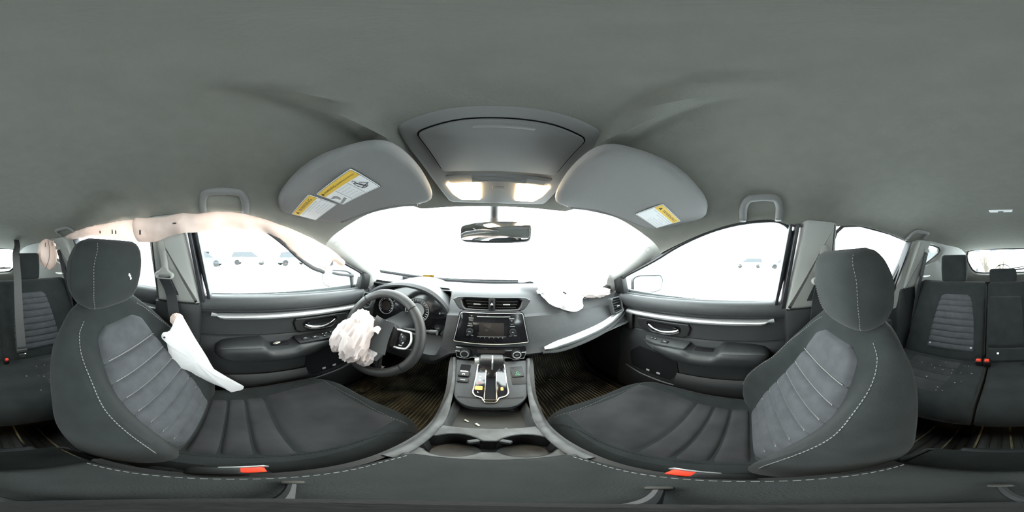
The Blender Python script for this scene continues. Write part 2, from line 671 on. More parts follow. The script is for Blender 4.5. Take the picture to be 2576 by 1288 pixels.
ZC = [(-1.86, .105), (-1.7, .155), (-1.4, .222), (-.9, .272), (-.4, .297), (0, .295), (.2, .276), (.4, .232), (.53, .190)]
ZE = [(-1.86, .07), (-1.4, .098), (-1.12, .112), (-.92, .108), (-.7, .138), (-.48, .155), (-.37, .142), (-.27, .128), (-.18, .125), (-.08, .148), (.03, .137), (.15, .107), (.29, .057), (.38, .02)]

def zhead(x, y):
    e = S(y, ZE)
    xe = xs(y, e) + 0.005
    a = min(1, abs(x) / xe)
    z = e + (S(y, ZC) - e) * max(0, 1 - a**2.7)**0.62
    r0 = .146 + .18 * max(0, y)
    z -= .013 * math.exp(-((abs(x) - r0 + .002) / .014)**2) * ss(y, -.13, .08) * (1 - ss(y, .24, .34))
    z += 0.016 * ss(abs(x), r0 - .004, r0 + .045) * ss(y, -0.08, 0.14) * (1 - ss(abs(x), .42, .56))
    return z

def headpt(a, b):
    yf = 0.545 - 0.175 * abs(a)**2.2
    y = yf + (-1.86 - yf) * b
    e = S(y, ZE)
    x = a * (xs(y, e) + 0.005)
    return (x, y, zhead(x, y))

_as = [math.sin(t) for t in linspace(-math.pi/2, math.pi/2, 121)]
_bs = [t for t in linspace(0, 1, 80)]
ceil = shell('ceiling', headpt, _as, _bs, -0.02, 'headliner')
tag(ceil, 'grey woven headliner lining the whole roof of the car', 'headliner', kind='structure')

# torn places in the left edge of the headliner, foam showing
def tear(name, path, w):
    VF = []
    rnd = random.Random(len(path) * 13 + 5)
    P = crom([Vector((x, y, zhead(x, y) - 0.003)) for x, y in path], 5)
    for i in range(len(P) - 1):
        p = P[i]
        V, F = boxVF(tuple(p + Vector((rnd.uniform(-w, w), rnd.uniform(-w, w), -0.001))), (rnd.uniform(.004, .010), rnd.uniform(.004, .009), rnd.uniform(.003, .008)), 0.001, 1, rotm(rnd.uniform(0, 90), rnd.uniform(0, 90), rnd.uniform(0, 90)))
        VF.append((V, F))
    V, F = join(*VF)
    o = mesh(name, V, F, 'foam', ceil)
    o['kind'] = 'stuff'
    o['label'] = 'pale foam showing in a tear of the headliner'
tear('torn_foam', [(-.50, -.345), (-.535, -.345), (-.575, -.342), (-.597, -.34)], .003)
tear('torn_foam', [(-.505, -.142), (-.535, -.150), (-.548, -.136), (-.572, -.128), (-.590, -.120)], .003)
def crease(path, r=0.0025):
    return tube('headliner_crease', crom([Vector((x, y, zhead(x, y) + 0.0005)) for x, y in path], 6), r, 'headliner', ceil, n=6)
crease([(-.50, -.345), (-.44, -.36), (-.40, -.30)])
crease([(-.50, -.345), (-.49, -.25), (-.50, -.16)])

# floor
def floorpt(x, y):
    z = -0.95 + 0.45 * ss(y, 0.95, 1.33)
    z += 0.10 * (1 - ss(abs(x), 0.07, 0.16))
    z += 0.13 * ss(abs(x), 0.645, 0.685)
    z += 0.17 * ss(-y, 0.52, 0.58)
    z += 0.16 * ss(-y, 1.08, 1.14)
    return (x, y, z)
fl = shell('floor', floorpt, linspace(-.76, .76, 61), linspace(-2.0, 1.34, 110), 0.02, 'carpet')
tag(fl, 'black carpeted cabin floor with raised centre tunnel', 'floor', kind='structure')

# outer skin below the windows, bulkhead and tail panel
for s, nm in ((-1, 'wall_left'), (1, 'wall_right')):
    o = shell(nm, lambda y, z, s=s: (s * (0.80 - 0.12 * ss(-y, 1.0, 2.0) + 0.02 * math.sin((z + 1.1) * 3)), y, z), linspace(-2.0, 1.40, 24), linspace(-1.15, -.205, 14), 0.02, 'carpaint_grey')
    tag(o, 'outer steel side of the car body below the %s windows' % ('driver side' if s < 0 else 'passenger side'), 'car body', kind='structure')
o = shell('wall_front', lambda x, z: (x, 1.36 - 0.05 * x * x, z), linspace(-.82, .82, 16), linspace(-1.15, -.20, 10), 0.02, 'black')
tag(o, 'dark bulkhead closing the front footwells', 'bulkhead', kind='structure')
o = shell('trim_1', lambda x, t: (x, 1.13 - .40 * x * x * 1.0 + t * .24, -.205 - .02 * t), linspace(-.82, .82, 24), linspace(0, 1, 5), 0.012, 'black')
tag(o, 'black cowl panel outside the foot of the windshield', 'cowl', kind='structure')

# windshield
def wbase(x):
    return Vector((x, 1.13 - 0.62 * x * x, -0.190 + 0.15 * x * x))
def wtop(x):
    return Vector((x, 0.552 - 0.54 * x * x, 0.192 - 0.13 * x * x))
def wpt(a, t):
    p = wbase(a * 0.69)
    q = wtop(a * 0.575)
    r = p.lerp(q, t)
    r += Vector((0, 0.03, 0.035)) * math.sin(math.pi * t)
    return tuple(r)
win1 = shell('window_1', wpt, linspace(-1, 1, 30), linspace(-.02, 1.04, 16), 0.005, 'wglass')
tag(win1, 'wide clear windshield above the dashboard', 'windshield', kind='structure')
tube('blackout_border', [wpt(a, 0.015) for a in linspace(-1, 1, 30)], 0.010, 'seal', win1, n=6, flat=(1.0, .3), up=(0, 0, 1))
# inspection sticker low on the driver side of the glass
sfr = Fr(Vector(wpt(-.60, .055)) + Vector((0, -.004, 0)), (0.87, .45, 0), (0.15, -.6, .45))
st = prism('paper_sticker', rrect(.075, .032, .003), sfr, 0.0008, M['yellow'], win1)
text('lettering', 'A', .024, Fr(sfr(.018, 0, .001), sfr.ux, sfr.uy), 'red', st)

# windshield pillars
def apillar(s, nm):
    wl = [Vector((s * .575, .375, .150)), Vector((s * .607, .50, .085)), Vector((s * .640, .64, .005)), Vector((s * .668, .76, -.07)), Vector((s * .685, .85, -.135)), Vector((s * .69, .88, -.20))]
    dl = [Vector((s * .628, .275, .068)), Vector((s * .642, .41, .002)), Vector((s * .657, .52, -.052)), Vector((s * .668, .60, -.088)), Vector((s * .684, .68, -.125)), Vector((s * .70, .72, -.20))]
    A = crom(wl, 5)
    B = crom(dl, 5)
    rings = []
    for p, q in zip(A, B):
        kk = ss(len(rings), 0, 9)
        inn = Vector((-s * 0.032, -0.035, -0.004)) * kk
        p = p + Vector((s * .016, .01, .014)) * (1 - kk)
        q = q + Vector((s * .016, .0, .010)) * (1 - kk)
        out = Vector((s * 0.035, 0.03, 0.02))
        ring = []
        for t in linspace(0, 1, 9):
            c = p.lerp(q, t) + inn * math.sin(math.pi * t)**0.8
            ring.append(tuple(c))
        for t in linspace(1, 0, 5):
            ring.append(tuple(p.lerp(q, t) + out * (0.3 + 0.7 * math.sin(math.pi * t))))
        rings.append(ring)
    o = loft(nm, rings, 'trim')
    tag(o, 'pale grey windshield pillar trim on the %s side' % ('driver' if s < 0 else 'passenger'), 'pillar trim', kind='structure')
    # oblong airbag badge outline on the upper part
    c = A[5].lerp(B[5], .5) + Vector((-s * .033, -.036, -.004))
    fr = Fr(c, (0, .75, -.5), n=(-s * .7, -.75, -.1))
    frame('badge_outline', rrect(.028, .018, .006), rrect(.025, .015, .005), fr, .0012, 'trim', o)
    return o
apL = apillar(-1, 'trim_2')
apR = apillar(1, 'trim_3')

# ---- windows in the sides
FW = [(-.168, .085), (-.155, .118), (-.128, .138), (-.084, .146), (.034, .134), (.154, .105), (.288, .054), (.415, -.008), (.60, -.088), (.655, -.118), (.655, -.206), (.40, -.198), (.18, -.190), (0, -.187), (-.118, -.187)]
FWc = [tuple(p) for p in crom([(y, z, 0) for y, z in FW[:10]], 4)]
FWc = [(p[0], p[1]) for p in FWc] + FW[10:]
RW = [(-.352, -.05), (-.348, .06), (-.362, .115), (-.395, .146), (-.483, .158), (-.70, .141), (-.905, .109), (-.905, .055), (-.800, -.155), (-.355, -.172)]
QW = [(-1.10, .075), (-1.125, .10), (-1.20, .098), (-1.29, .085), (-1.325, .06), (-1.305, .03), (-1.205, -.025), (-1.10, -.068)]
wn = 2
for s, side in ((-1, 'driver'), (1, 'passenger')):
    for pts, what, lab in ((FWc, 'front', 'clear glass of the front %s door' % side), (RW, 'rear', 'clear glass of the rear %s side door' % side), (QW, 'quarter', 'small rounded quarter window behind the rear %s side door' % side)):
        o = sideprism('window_%d' % wn, pts, s, -0.016, -0.012, 'glass')
        tag(o, lab, 'window', kind='structure')
        wn += 1
        path = [sp(s, y, z, 0.0) for y, z in pts]
        tube('rubber_seal', path, 0.009, 'seal', o, n=8, closed=True)

# second glass run at the rear edge of the front windows (the door's upper frame)
def strip_side(name, a, b, w, s, o0, o1, m, parent, bev=0.004):
    (y0, z0), (y1, z1) = a, b
    return sideprism(name, [(y0, z0), (y0 - w, z0), (y1 - w, z1), (y1, z1)], s, o0, o1, m, parent, bev)

# B pillars
BP = roundpoly([(-.335, .148), (-.345, .03), (-.345, -.215), (-.150, -.215), (-.192, .07), (-.200, .148)], [.01, .03, .005, .005, .03, .02], 4)
tn = 4
for s, side in ((-1, 'driver'), (1, 'passenger')):
    t = thing('trim_%d' % tn, 'pale grey centre door pillar beside the %s seat with dark lower cover' % side, 'door pillar', sp(s, -.25, -.95), kind='structure')
    tn += 1
    sideprism('upper_cover', BP, s, -.03, .055, 'trim', t, .016)
    LP = [(-.35, -.213), (-.145, -.213), (-.165, -.55), (-.15, -.93), (-.40, -.93), (-.37, -.55)]
    sideprism('lower_cover', LP, s, -.02, .062, 'door', t, .012)
    # belt height slot
    sideprism('belt_slide', rrect(.030, .13, .012, -.285, -.01), s, .05, .064, 'trim', t, .004)
    sideprism('door_seal', [(-.150, .13), (-.163, .13), (-.118, -.20), (-.105, -.20)], s, -.01, .03, 'seal', t, .005)
    sideprism('door_seal', [(-.172, .13), (-.186, .13), (-.146, -.21), (-.130, -.21)], s, -.01, .045, 'seal', t, .005)

# C pillars and quarter panels
for s, side in ((-1, 'driver'), (1, 'passenger')):
    t = thing('trim_%d' % tn, 'pale grey rear quarter trim around the small window on the %s side' % side, 'quarter trim', sp(s, -1.3, -.75), kind='structure')
    tn += 1
    c = (-1.19, .035)
    outer = [(-.93, .125), (-.862, -.16), (-.80, -.22), (-.80, -.34), (-1.88, -.34), (-1.88, .09), (-1.4, .105), (-1.12, .125)]
    n = 48
    O = resample_angle(outer, c, n)
    I = resample_angle(QW, c, n)
    rings = [[sp(s, y, z, -.02) for y, z in O], [sp(s, y, z, .03) for y, z in O], [sp(s, *lerp(o_, i_, .7), .034) for o_, i_ in zip(O, I)], [sp(s, *lerp(o_, i_, .92), .022) for o_, i_ in zip(O, I)], [sp(s, y, z, -.02) for y, z in I]]
    V = [p for r_ in rings for p in r_]
    mesh('quarter_panel', V, gridfaces(5, n, cu=True, cv=True), 'trim', t)
    sideprism('pillar_cover', roundpoly([(-.955, .125), (-.885, -.215), (-1.01, -.215), (-1.085, .12)], .02, 3), s, 0, .065, 'trim', t, .018)
    sideprism('lower_cover', roundpoly([(-.865, -.21), (-1.02, -.21), (-1.05, -.92), (-.70, -.92), (-.80, -.6)], .02, 3), s, -.02, .062, 'door', t, .02)
    sideprism('cargo_side', [(-1.0, -.30), (-1.9, -.30), (-1.9, -.80), (-1.0, -.80)], s, -.04, .045, 'door', t, .01)
    sideprism('door_seal', [(-.895, .11), (-.912, .11), (-.826, -.19), (-.808, -.19)], s, -.01, .035, 'seal', t, .005)
    # seat-side latch and bright cap above the rear seat shoulder
    sideprism('latch', [(-1.02, -.10), (-1.05, -.07), (-1.06, -.13), (-1.03, -.135)], s, .02, .075, 'black', t, .004)
    box('latch_cap', sp(s, -1.055, -.138, .09), (.05, .07, .010), 'silver', t, .003)

# tail gate
tg = thing('wall_rear', 'pale grey trim of the tailgate around the rear window', 'tailgate', (0, -1.92, -.80), kind='structure')
fr = Fr((0, -1.91, 0), (-1, 0, 0), (0, 0, 1))
c = (0, -.05)
RWo = roundpoly([(.43, .085), (-.43, .085), (-.45, -.03), (-.36, -.195), (.36, -.195), (.45, -.03)], [.07, .07, .06, .07, .07, .06], 5)
O = resample_angle([(.62, .16), (-.62, .16), (-.70, -.30), (.70, -.30)], c, 48)
I = resample_angle(RWo, c, 48)
rings = [[fr(x, y, 0) for x, y in O], [fr(x, y, .03) for x, y in O], [fr(*lerp(o_, i_, .8), .05) for o_, i_ in zip(O, I)], [fr(*lerp(o_, i_, .95), .035) for o_, i_ in zip(O, I)], [fr(x, y, -.01) for x, y in I]]
mesh('upper_trim', [p for r_ in rings for p in r_], gridfaces(5, 48, cu=True, cv=True), 'trim', tg)
prism('lower_trim', [(.70, -.30), (-.70, -.30), (-.66, -.82), (.66, -.82)], fr, .03, 'door', tg, .01)
tube('rubber_seal', [fr(x, y, .02) for x, y in I], .010, 'seal', tg, n=8, closed=True)
o = prism('window_%d' % wn, RWo, fr, .005, 'glass', None)
tag(o, 'wide rear window of the tailgate behind the rear headrests', 'window', kind='structure')
wp = thing('rear_wiper', 'thin black wiper resting across the foot of the rear window', 'wiper', (0, -1.945, -.17))
tube('wiper_arm', [(-.02, -1.93, -.155), (-.20, -1.945, -.135), (-.34, -1.94, -.150)], .006, 'black', wp, n=6)
tube('wiper_blade', [(-.10, -1.935, -.165), (-.36, -1.93, -.150)], .005, 'seal', wp, n=6, flat=(1.6, .6))

# ------------------------------------------------------------------ doors
def front_door(s, num):
    side = 'driver' if s < 0 else 'passenger'
    d = thing('door_%d' % num, 'inside of the front %s door, charcoal panel with silver strip and armrest' % side, 'car door', sp(s, .25, -.93), kind='structure')
    zb = lambda y: S(y, [(-.16, -.187), (0, -.185), (.2, -.190), (.4, -.198), (.66, -.209)])
    ob = lambda y: s
    # main panel
    prof = [(0.03, -.02), (0.0, .000), (-.004, .008), (-.012, .022), (-.035, .034), (-.062, .036), (-.074, .030), (-.079, .014), (-.11, .012), (-.15, .013), (-.19, .016), (-.196, .010), (-.202, .017), (-.23, .024), (-.27, .034), (-.33, .032), (-.42, .030), (-.50, .036), (-.58, .040), (-.66, .035), (-.74, .02)]
    def pp(y, k):
        dz, off = prof[k]
        return (s * (0.70 - off + (0.0 if dz > -.5 else 0.0)), y, zb(y) + dz)
    ys = linspace(-.155, .665, 34)
    V, F = shellVF(lambda y, k: pp(y, int(k)), ys, list(range(1, len(prof))), 0.02 * s)
    mesh('door_panel', V, F, 'door', d, angle=30)
    # soft upper pad with its stitched line
    def pad(y, t):
        a = math.pi * t
        off = .004 + .040 * math.sin(a)**0.55
        z = zb(y) + .004 - .078 * (1 - math.cos(a)) / 2
        return (s * (.70 - off), y, z)
    pd = shell('upper_pad', pad, linspace(-.150, .668, 30), linspace(0.0, 1, 15), .012 * s, 'dash', d)
    dashes('stitching', [(s * (.70 - .0415), y, zb(y) - .056) for y in linspace(-.14, .60, 40)], 'black', pd, .005, .003, .0008)
    # silver strip
    def strip(y, t):
        w = .030 * ss(y, -.105, -.055) + .002
        zt = zb(y) - .080 - .004 * ss(y, .3, .6)
        off = .016 + .018 * math.sin(math.pi * t)**.6
        return (s * (.70 - off), y, zt - w * t)
    shell('silver_strip', strip, linspace(-.105, .62, 40), linspace(0, 1, 8), .01 * s, 'silver', d)
    # handle bezel
    fr = Fr((s * .688, 0, 0), (0, 1, 0), n=(-s, 0, 0))
    k = 1 if fr.uy.z > 0 else -1
    flip = lambda L: [(y, k * z) for y, z in L]
    bz = roundpoly(flip([(.245, -.309), (.535, -.322), (.560, -.340), (.515, -.400), (.262, -.384)]), [.012, .02, .02, .04, .02], 4)
    inn = roundpoly(flip([(.292, -.325), (.475, -.333), (.485, -.350), (.455, -.388), (.300, -.374)]), [.02, .015, .015, .03, .02], 4)
    n_ = 40
    cc = (.39, k * -.352)
    hb = frame('handle_bezel', resample_angle(bz, cc, n_), resample_angle(inn, cc, n_), fr, .014, 'black', d, .004)
    prism('handle_bowl', inn, fr, .004, 'deep', hb, base=-.002)
    hp = crom([(s * .678, .305, -.352), (s * .668, .335, -.366), (s * .660, .385, -.371), (s * .658, .43, -.362), (s * .660, .462, -.346)], 6)
    hd = tube('inside_handle', hp, [.009 * (1.0 - .5 * i / (len(hp) - 1)) + .003 for i in range(len(hp))], 'chrome', d, n=10, flat=(1.0, .6), up=(0, 0, 1))
    box('lock_knob', (s * .672, .322, -.340), (.016, .020, .012), 'gloss', hd, .004)
    # armrest
    top = lambda y: S(y, [(-.09, -.425), (-.06, -.402), (.02, -.390), (.10, -.388), (.135, -.418), (.20, -.421), (.228, -.420), (.25, -.408), (.40, -.418), (.49, -.430)])
    bot = lambda y: S(y, [(-.09, -.46), (0, -.475), (.25, -.480), (.30, -.476), (.45, -.450), (.49, -.442)])
    inx = lambda y: S(y, [(-.09, .650), (-.07, .605), (-.03, .588), (.1, .578), (.25, .578), (.38, .595), (.45, .625), (.49, .668)])
    rings = []
    for y in linspace(-.09, .49, 50):
        t, b, ix = top(y), bot(y), inx(y)
        q = [(.690, t + .004), (.66, t), (ix + .03, t), (ix + .012, t - .003), (ix + .003, t - .012), (ix, t - .03 if t - .03 > b + .01 else (t + b) / 2), (ix + .006, b + .010), (ix + .02, b), (.66, b - .006), (.69, b - .01)]
        rings.append([(s * x, y, z) for x, z in q])
    ar = loft('armrest', rings, 'door', d, angle=50)
    box('cup_recess', (s * .652, .178, -.4195), (.034, .080, .004), 'deep', ar, .002)
    dashes('stitching', [(s * (inx(y) + .010), y, top(y) - .0025) for y in linspace(-.06, .11, 30)], 'thread', ar, .004, .003, .0006)
    # switch plate
    pf = Fr((s * .632, .36, -.4125), (0, 1, -.055), n=(0, .055, 1))
    kx = -1 if pf.uy.x * s > 0 else 1                  # towards the cabin
    q = [(-.115, -.030), (.03, -.030), (.09, -.010), (.118, .035), (-.115, .045)]
    q = roundpoly([(a, -b * kx if False else b * (-kx)) for a, b in q], .012, 4)
    # outline: wide side lies against the door
    sw = prism('switch_plate', q, pf, .008, 'black' if s < 0 else 'dash', d, .003)
    if s < 0:
        lay = [(-.075, -.004, .030, .022), (-.028, -.004, .030, .022), (.018, .010, .016, .012), (.038, .010, .016, .012), (.018, -.010, .016, .012), (.066, .016, .018, .018)]
    else:
        lay = [(-.01, -.004, .034, .022), (.045, .004, .014, .010), (.064, .006, .012, .009)]
    for a, b, w, h in lay:
        b = -b * kx
        V, F = prismVF(rrect(w, h, .003, a, b), pf, .006, .002, .007)
        sb = mesh('window_switch', V, F, 'black', sw)
        V, F = prismVF(rrect(w * .35, .0025, .0008, a, b), pf, .0005, 0, .0132)
        mesh('switch_mark', V, F, 'white', sb)
    # lower pocket
    pk = lambda y, t: (s * (.648 - .030 * math.sin(math.pi * min(1, t * 1.0))**.5 * ss(y, .62, .5) * ss(y, -.15, -.05)), y, -.60 - .24 * t)
    shell('door_pocket', pk, linspace(-.14, .30, 20), linspace(0, 1, 10), .01 * s, 'black', d)
    prism('pocket_opening', roundpoly(flip([(.31, -.52), (.52, -.50), (.58, -.56), (.57, -.665), (.34, -.69), (.30, -.62)]), .014, 4), Fr((s * .668, 0, 0), (0, 1, 0), n=(-s, 0, 0)), .004, 'deep', d)
    pe = tube('pocket_edge', [(s * .655, .60, -.672), (s * .648, .50, -.690), (s * .645, .36, -.700), (s * .648, .28, -.705)], .006, 'dash', d, n=6)
    for yy in (.40, .46):
        box('pocket_clip', (s * .660, yy, -.655), (.006, .020, .014), 'inkgrey', d, .003)
    # mirror sail cover at the front of the window
    sideprism('mirror_sail', roundpoly([(.640, -.105), (.710, -.128), (.715, -.215), (.640, -.213)], .01, 3), s, -.02, .02, 'black', d, .006)
    box('speaker_grille', (s * .672, .60, -.36), (.02, .06, .10), 'black', d, .01)
    return d
front_door(-1, 1)
front_door(1, 2)

def rear_door(s, num):
    side = 'driver' if s < 0 else 'passenger'
    d = thing('door_%d' % num, 'inside of the rear door on the %s side behind the front seat' % side, 'car door', sp(s, -.57, -.93), kind='structure')
    zb = lambda y: S(y, [(-.85, -.150), (-.6, -.160), (-.34, -.172)])
    prof = [(0, 0), (-.015, .028), (-.05, .036), (-.075, .030), (-.08, .012), (-.16, .012), (-.25, .03), (-.42, .03), (-.75, .03)]
    pp = lambda y, k: (s * (0.70 - prof[int(k)][1]), y, zb(y) + prof[int(k)][0])
    V, F = shellVF(pp, linspace(-.84, -.33, 16), list(range(len(prof))), .02 * s)
    mesh('door_panel', V, F, 'door', d, angle=30)
    shell('upper_pad', lambda y, t: (s * (.70 - .004 - .042 * math.sin(math.pi * t)**.55), y, zb(y) + .006 - .04 * (1 - math.cos(math.pi * t))), linspace(-.83, -.335, 16), linspace(0, 1, 12), .012 * s, 'dash', d)
    shell('silver_strip', lambda y, t: (s * (.70 - .016 - .018 * math.sin(math.pi * t)**.6), y, zb(y) - .084 - (.002 + .026 * ss(y, -.80, -.75)) * t), linspace(-.80, -.36, 16), linspace(0, 1, 7), .01 * s, 'silver', d)
    box('armrest', (s * .645, -.56, -.40), (.09, .34, .06), 'door', d, .02, 3)
    sideprism('corner_filler', [(-.90, .055), (-.80, -.15), (-.845, -.15), (-.925, .06)], s, -.015, .02, 'black', d, .005)
    return d
rear_door(-1, 3)
rear_door(1, 4)

# ------------------------------------------------------------------ front seats
def patch(name, f, u0, u1, v0, v1, m, parent, puff=.008, nu=15, nv=9, sink=.005, eu=6, ev=4, warp=None):
    """a puffed panel lying on surface f(u, v) -> (point, normal)"""
    us, vs = linspace(0, 1, nu), linspace(0, 1, nv)
    def g(a, b):
        u = u0 + (u1 - u0) * a
        v = v0 + (v1 - v0) * b
        if warp:
            u, v = warp(u, v, a, b)
        p, n = f(u, v)
        k = (1 - abs(2*a - 1)**eu) * (1 - abs(2*b - 1)**ev)
        return tuple(Vector(p) + Vector(n) * (-sink + (puff + sink) * k**.55))
    V, F = shellVF(g, us, vs, 0.003)
    return mesh(name, V, F, m, parent, angle=60)

def front_seat(s, dy, dz, label, ang=27):
    side = 'driver' if s < 0 else 'passenger'
    J = Vector((s * .375, -.10 + dy, -.66 + dz))
    t = thing('front_seat', label, 'car seat', (J.x, J.y + .2, -.95), group='front bucket seats')
    # ---- cushion
    wc = lambda y: S(y, [(-.08, .215), (.05, .24), (.2, .252), (.36, .246), (.45, .218), (.49, .18), (.515, .12)])
    def ctop(x, y):
        z = S(y, [(-.08, -.012), (0, -.004), (.15, -.004), (.3, .016), (.41, .030), (.46, .022), (.495, -.005), (.515, -.045)])
        ax = abs(x)
        bol = .046 * ss(ax, .145, .205) * S(y, [(-.08, .5), (.05, .8), (.25, 1), (.38, .75), (.46, .2), (.515, 0)])
        w = wc(y)
        e = max(0, 1 - (ax / w)**7)
        return -.10 + (z + bol + .10) * e**.45
    rings = []
    for y in linspace(-.08, .515, 44):
        w = wc(y)
        ring = []
        for a in linspace(-90, 90, 33):
            x = w * math.sin(R(a))
            ring.append((J.x + x, J.y + y, J.z + ctop(x, y)))
        for a in linspace(85, -85, 9):
            x = w * 0.97 * math.sin(R(a))
            zb_ = -.15 if y < .4 else -.15 + .06 * ss(y, .4, .515)
            ring.append((J.x + x, J.y + y, J.z + zb_))
        rings.append(ring)
    cu = loft('seat_cushion', rings, 'fabric', t)
    def csurf(x, y):
        p = Vector((J.x + x, J.y + y, J.z + ctop(x, y)))
        h = .004
        n = Vector((-(ctop(x + h, y) - ctop(x - h, y)) / 2 / h, -(ctop(x, y + h) - ctop(x, y - h)) / 2 / h, 1)).normalized()
        return p, n
    hw = lambda y: S(y, [(-.05, .145), (.15, .158), (.3, .172), (.44, .168)])
    for y0, y1, pf in ((-.06, .015, .007), (.015, .072, .009), (.072, .128, .009), (.128, .192, .010)):
        patch('cushion_panel', lambda u, v: csurf(u * hw(v), v), -1, 1, y0, y1, 'cushion_insert', t, pf, 19, 9, .004, 12, 4)
    patch('front_panel', lambda u, v: csurf(u * hw(v), v), -1, 1, .192, .440, 'cushion_insert', t, .008, 23, 21, .004, 14, 12)
    for sg in (-1, 1):
        path = [Vector(csurf(sg * (hw(y) + .006 + .055 * ss(y, .30, .44)), y)[0]) + Vector((0, 0, .0022)) for y in linspace(-.02, .44, 46)]
        dashes('stitching', path, 'fabric', cu, .006, .003, .0009)
    dashes('stitching', [Vector(csurf(x, .452 - .12 * abs(x))[0]) + Vector((0, 0, .002)) for x in linspace(-.20, .20, 44)], 'thread', cu, .006, .004, .0007)
    # ---- base and side cover
    rb = []
    for y in linspace(-.10, .40, 12):
        rb.append([(J.x + x, J.y + y, J.z + z) for x, z in ((-.19, -.13), (.19, -.13), (.20, -.16), (.19, -.20), (-.19, -.20), (-.20, -.16))])
    loft('seat_pan', rb, 'deep', t)
    sc = [(-.14, -.05), (-.12, -.16), (.10, -.21), (.40, -.19), (.42, -.14), (.10, -.10), (-.02, -.045)]
    prism('side_cover', roundpoly(sc, .03, 4), Fr((J.x + s * .225, J.y, J.z), (0, 1, 0), (0, 0, 1)), .03 * s, 'black', t, .008)
    prism('side_cover', roundpoly(sc, .03, 4), Fr((J.x - s * .205, J.y, J.z), (0, 1, 0), (0, 0, 1)), -.022 * s, 'black', t, .008)
    for sg in (-1, 1):
        box('floor_rail', (J.x + sg * .19, J.y + .17, -.895), (.04, .56, .11), 'black', t, .008)
        box('rail_foot', (J.x + sg * .19, J.y + .17, J.z - .22), (.03, .40, .09), 'deep', t, .008)
    # ---- backrest
    ca, sa = math.cos(R(ang)), math.sin(R(ang))
    def B(x, q, d):
        return Vector((J.x + x, J.y - q * sa + d * ca, J.z + q * ca + d * sa))
    flare = lambda q: (.036 if s > 0 else .010) * S(q, [(-.07, 0), (.04, .75), (.14, 1), (.22, .7), (.30, .1), (.36, 0)])
    wsd = lambda q, x: wb(q) + (flare(q) if x * s > 0 else 0)
    wb = lambda q: S(q, [(-.07, .19), (0, .222), (.10, .250), (.22, .254), (.31, .244), (.40, .230), (.48, .208), (.54, .168), (.58, .128), (.605, .075)])
    def df(x, q):
        ax = abs(x)
        b = .070 * ss(ax, .115, .205) * S(q, [(-.07, .4), (.05, .8), (.2, 1), (.36, .85), (.48, .3), (.56, .05), (.605, 0)])
        if x * s > 0:
            b += .9 * flare(q) * ss(ax, .15, .24)
        return b + S(q, [(-.07, -.02), (0, 0), (.14, .014), (.3, .004), (.5, -.006), (.58, -.016), (.605, -.035)])
    db = lambda q: S(q, [(-.07, -.10), (0, -.125), (.2, -.130), (.4, -.112), (.52, -.088), (.58, -.075), (.605, -.060)])
    def bfront(x, q):
        w = wsd(q, x)
        e = max(0, 1 - (abs(x) / w)**6)**.5
        mid = db(q) * .45
        return mid + (df(x, q) - mid) * e
    rings = []
    for q in [-.07, -.055, -.03] + linspace(0, .55, 40) + [.565, .58, .592, .600, .605]:
        w = wb(q)
        ring = []
        for a in linspace(-90, 90, 37):
            x = wsd(q, math.sin(R(a))) * math.sin(R(a))
            ring.append(tuple(B(x, q, bfront(x, q))))
        for a in linspace(86, -86, 21):
            x = wsd(q, math.sin(R(a))) * math.sin(R(a))
            e = max(0, 1 - abs(math.sin(R(a)))**5)**.5
            mid = db(q) * .45
            ring.append(tuple(B(x, q, mid + (db(q) - mid) * e)))
        rings.append(ring)
    bk = loft('backrest', rings, 'fabric', t)
    def bsurf(x, q):
        p = B(x, q, bfront(x, q))
        h = .004
        px = B(x + h, q, bfront(x + h, q)) - B(x - h, q, bfront(x - h, q))
        pq = B(x, q + h, bfront(x, q + h)) - B(x, q - h, bfront(x, q - h))
        return p, pq.cross(px).normalized() * (-1 if pq.cross(px).y < 0 else 1)
    hi = lambda q: S(q, [(-.02, .128), (.12, .138), (.28, .134), (.40, .116), (.47, .100), (.505, .086)])
    bd = [.0, .052, .106, .160, .214, .270, .330, .395, .500]
    for k in range(8):
        wf = None
        if k == 7:
            wf = lambda u, v, a, b: (u * (1 - .22 * ss(b, .72, 1.0)), v)
        patch('quilted_rib', lambda u, v: bsurf(u * hi(v), v), -1, 1, bd[k], bd[k + 1], 'insert', t, .0135 if k != 7 else .011, 23, 9 if k < 7 else 15, .004, 14, 4 if k < 7 else 6, wf)
    for k in range(1, 8):
        q = bd[k] + .0075
        path = [bsurf(x, q)[0] + bsurf(x, q)[1] * .0122 for x in linspace(-hi(q) * .93, hi(q) * .93, 30)]
        tube('piping', path, .0012, 'thread', bk, n=6)
    for sg in (-1, 1):
        path = []
        for q in linspace(.10, .535, 60):
            x = sg * (S(q, [(.1, .205), (.28, .200), (.42, .178), (.50, .150), (.535, .118)]))
            p, n = bsurf(x, q)
            path.append(p + n * .0012)
        dashes('stitching', path, 'thread', bk, .006, .0035, .0010)
        path = []
        for q in linspace(.14, .20, 10):
            x = sg * S(q, [(.14, .200), (.20, .150)])
            p, n = bsurf(x, q)
            path.append(p + n * .001)
    # inner lower wing where the bolster meets the side cover
    # ---- headrest
    hc = J + Vector((0, -.268 * sa / math.sin(R(27)), .598 * (1 + .35 * (ca / math.cos(R(27)) - 1))))
    rx = rotm(-8)
    rings = []
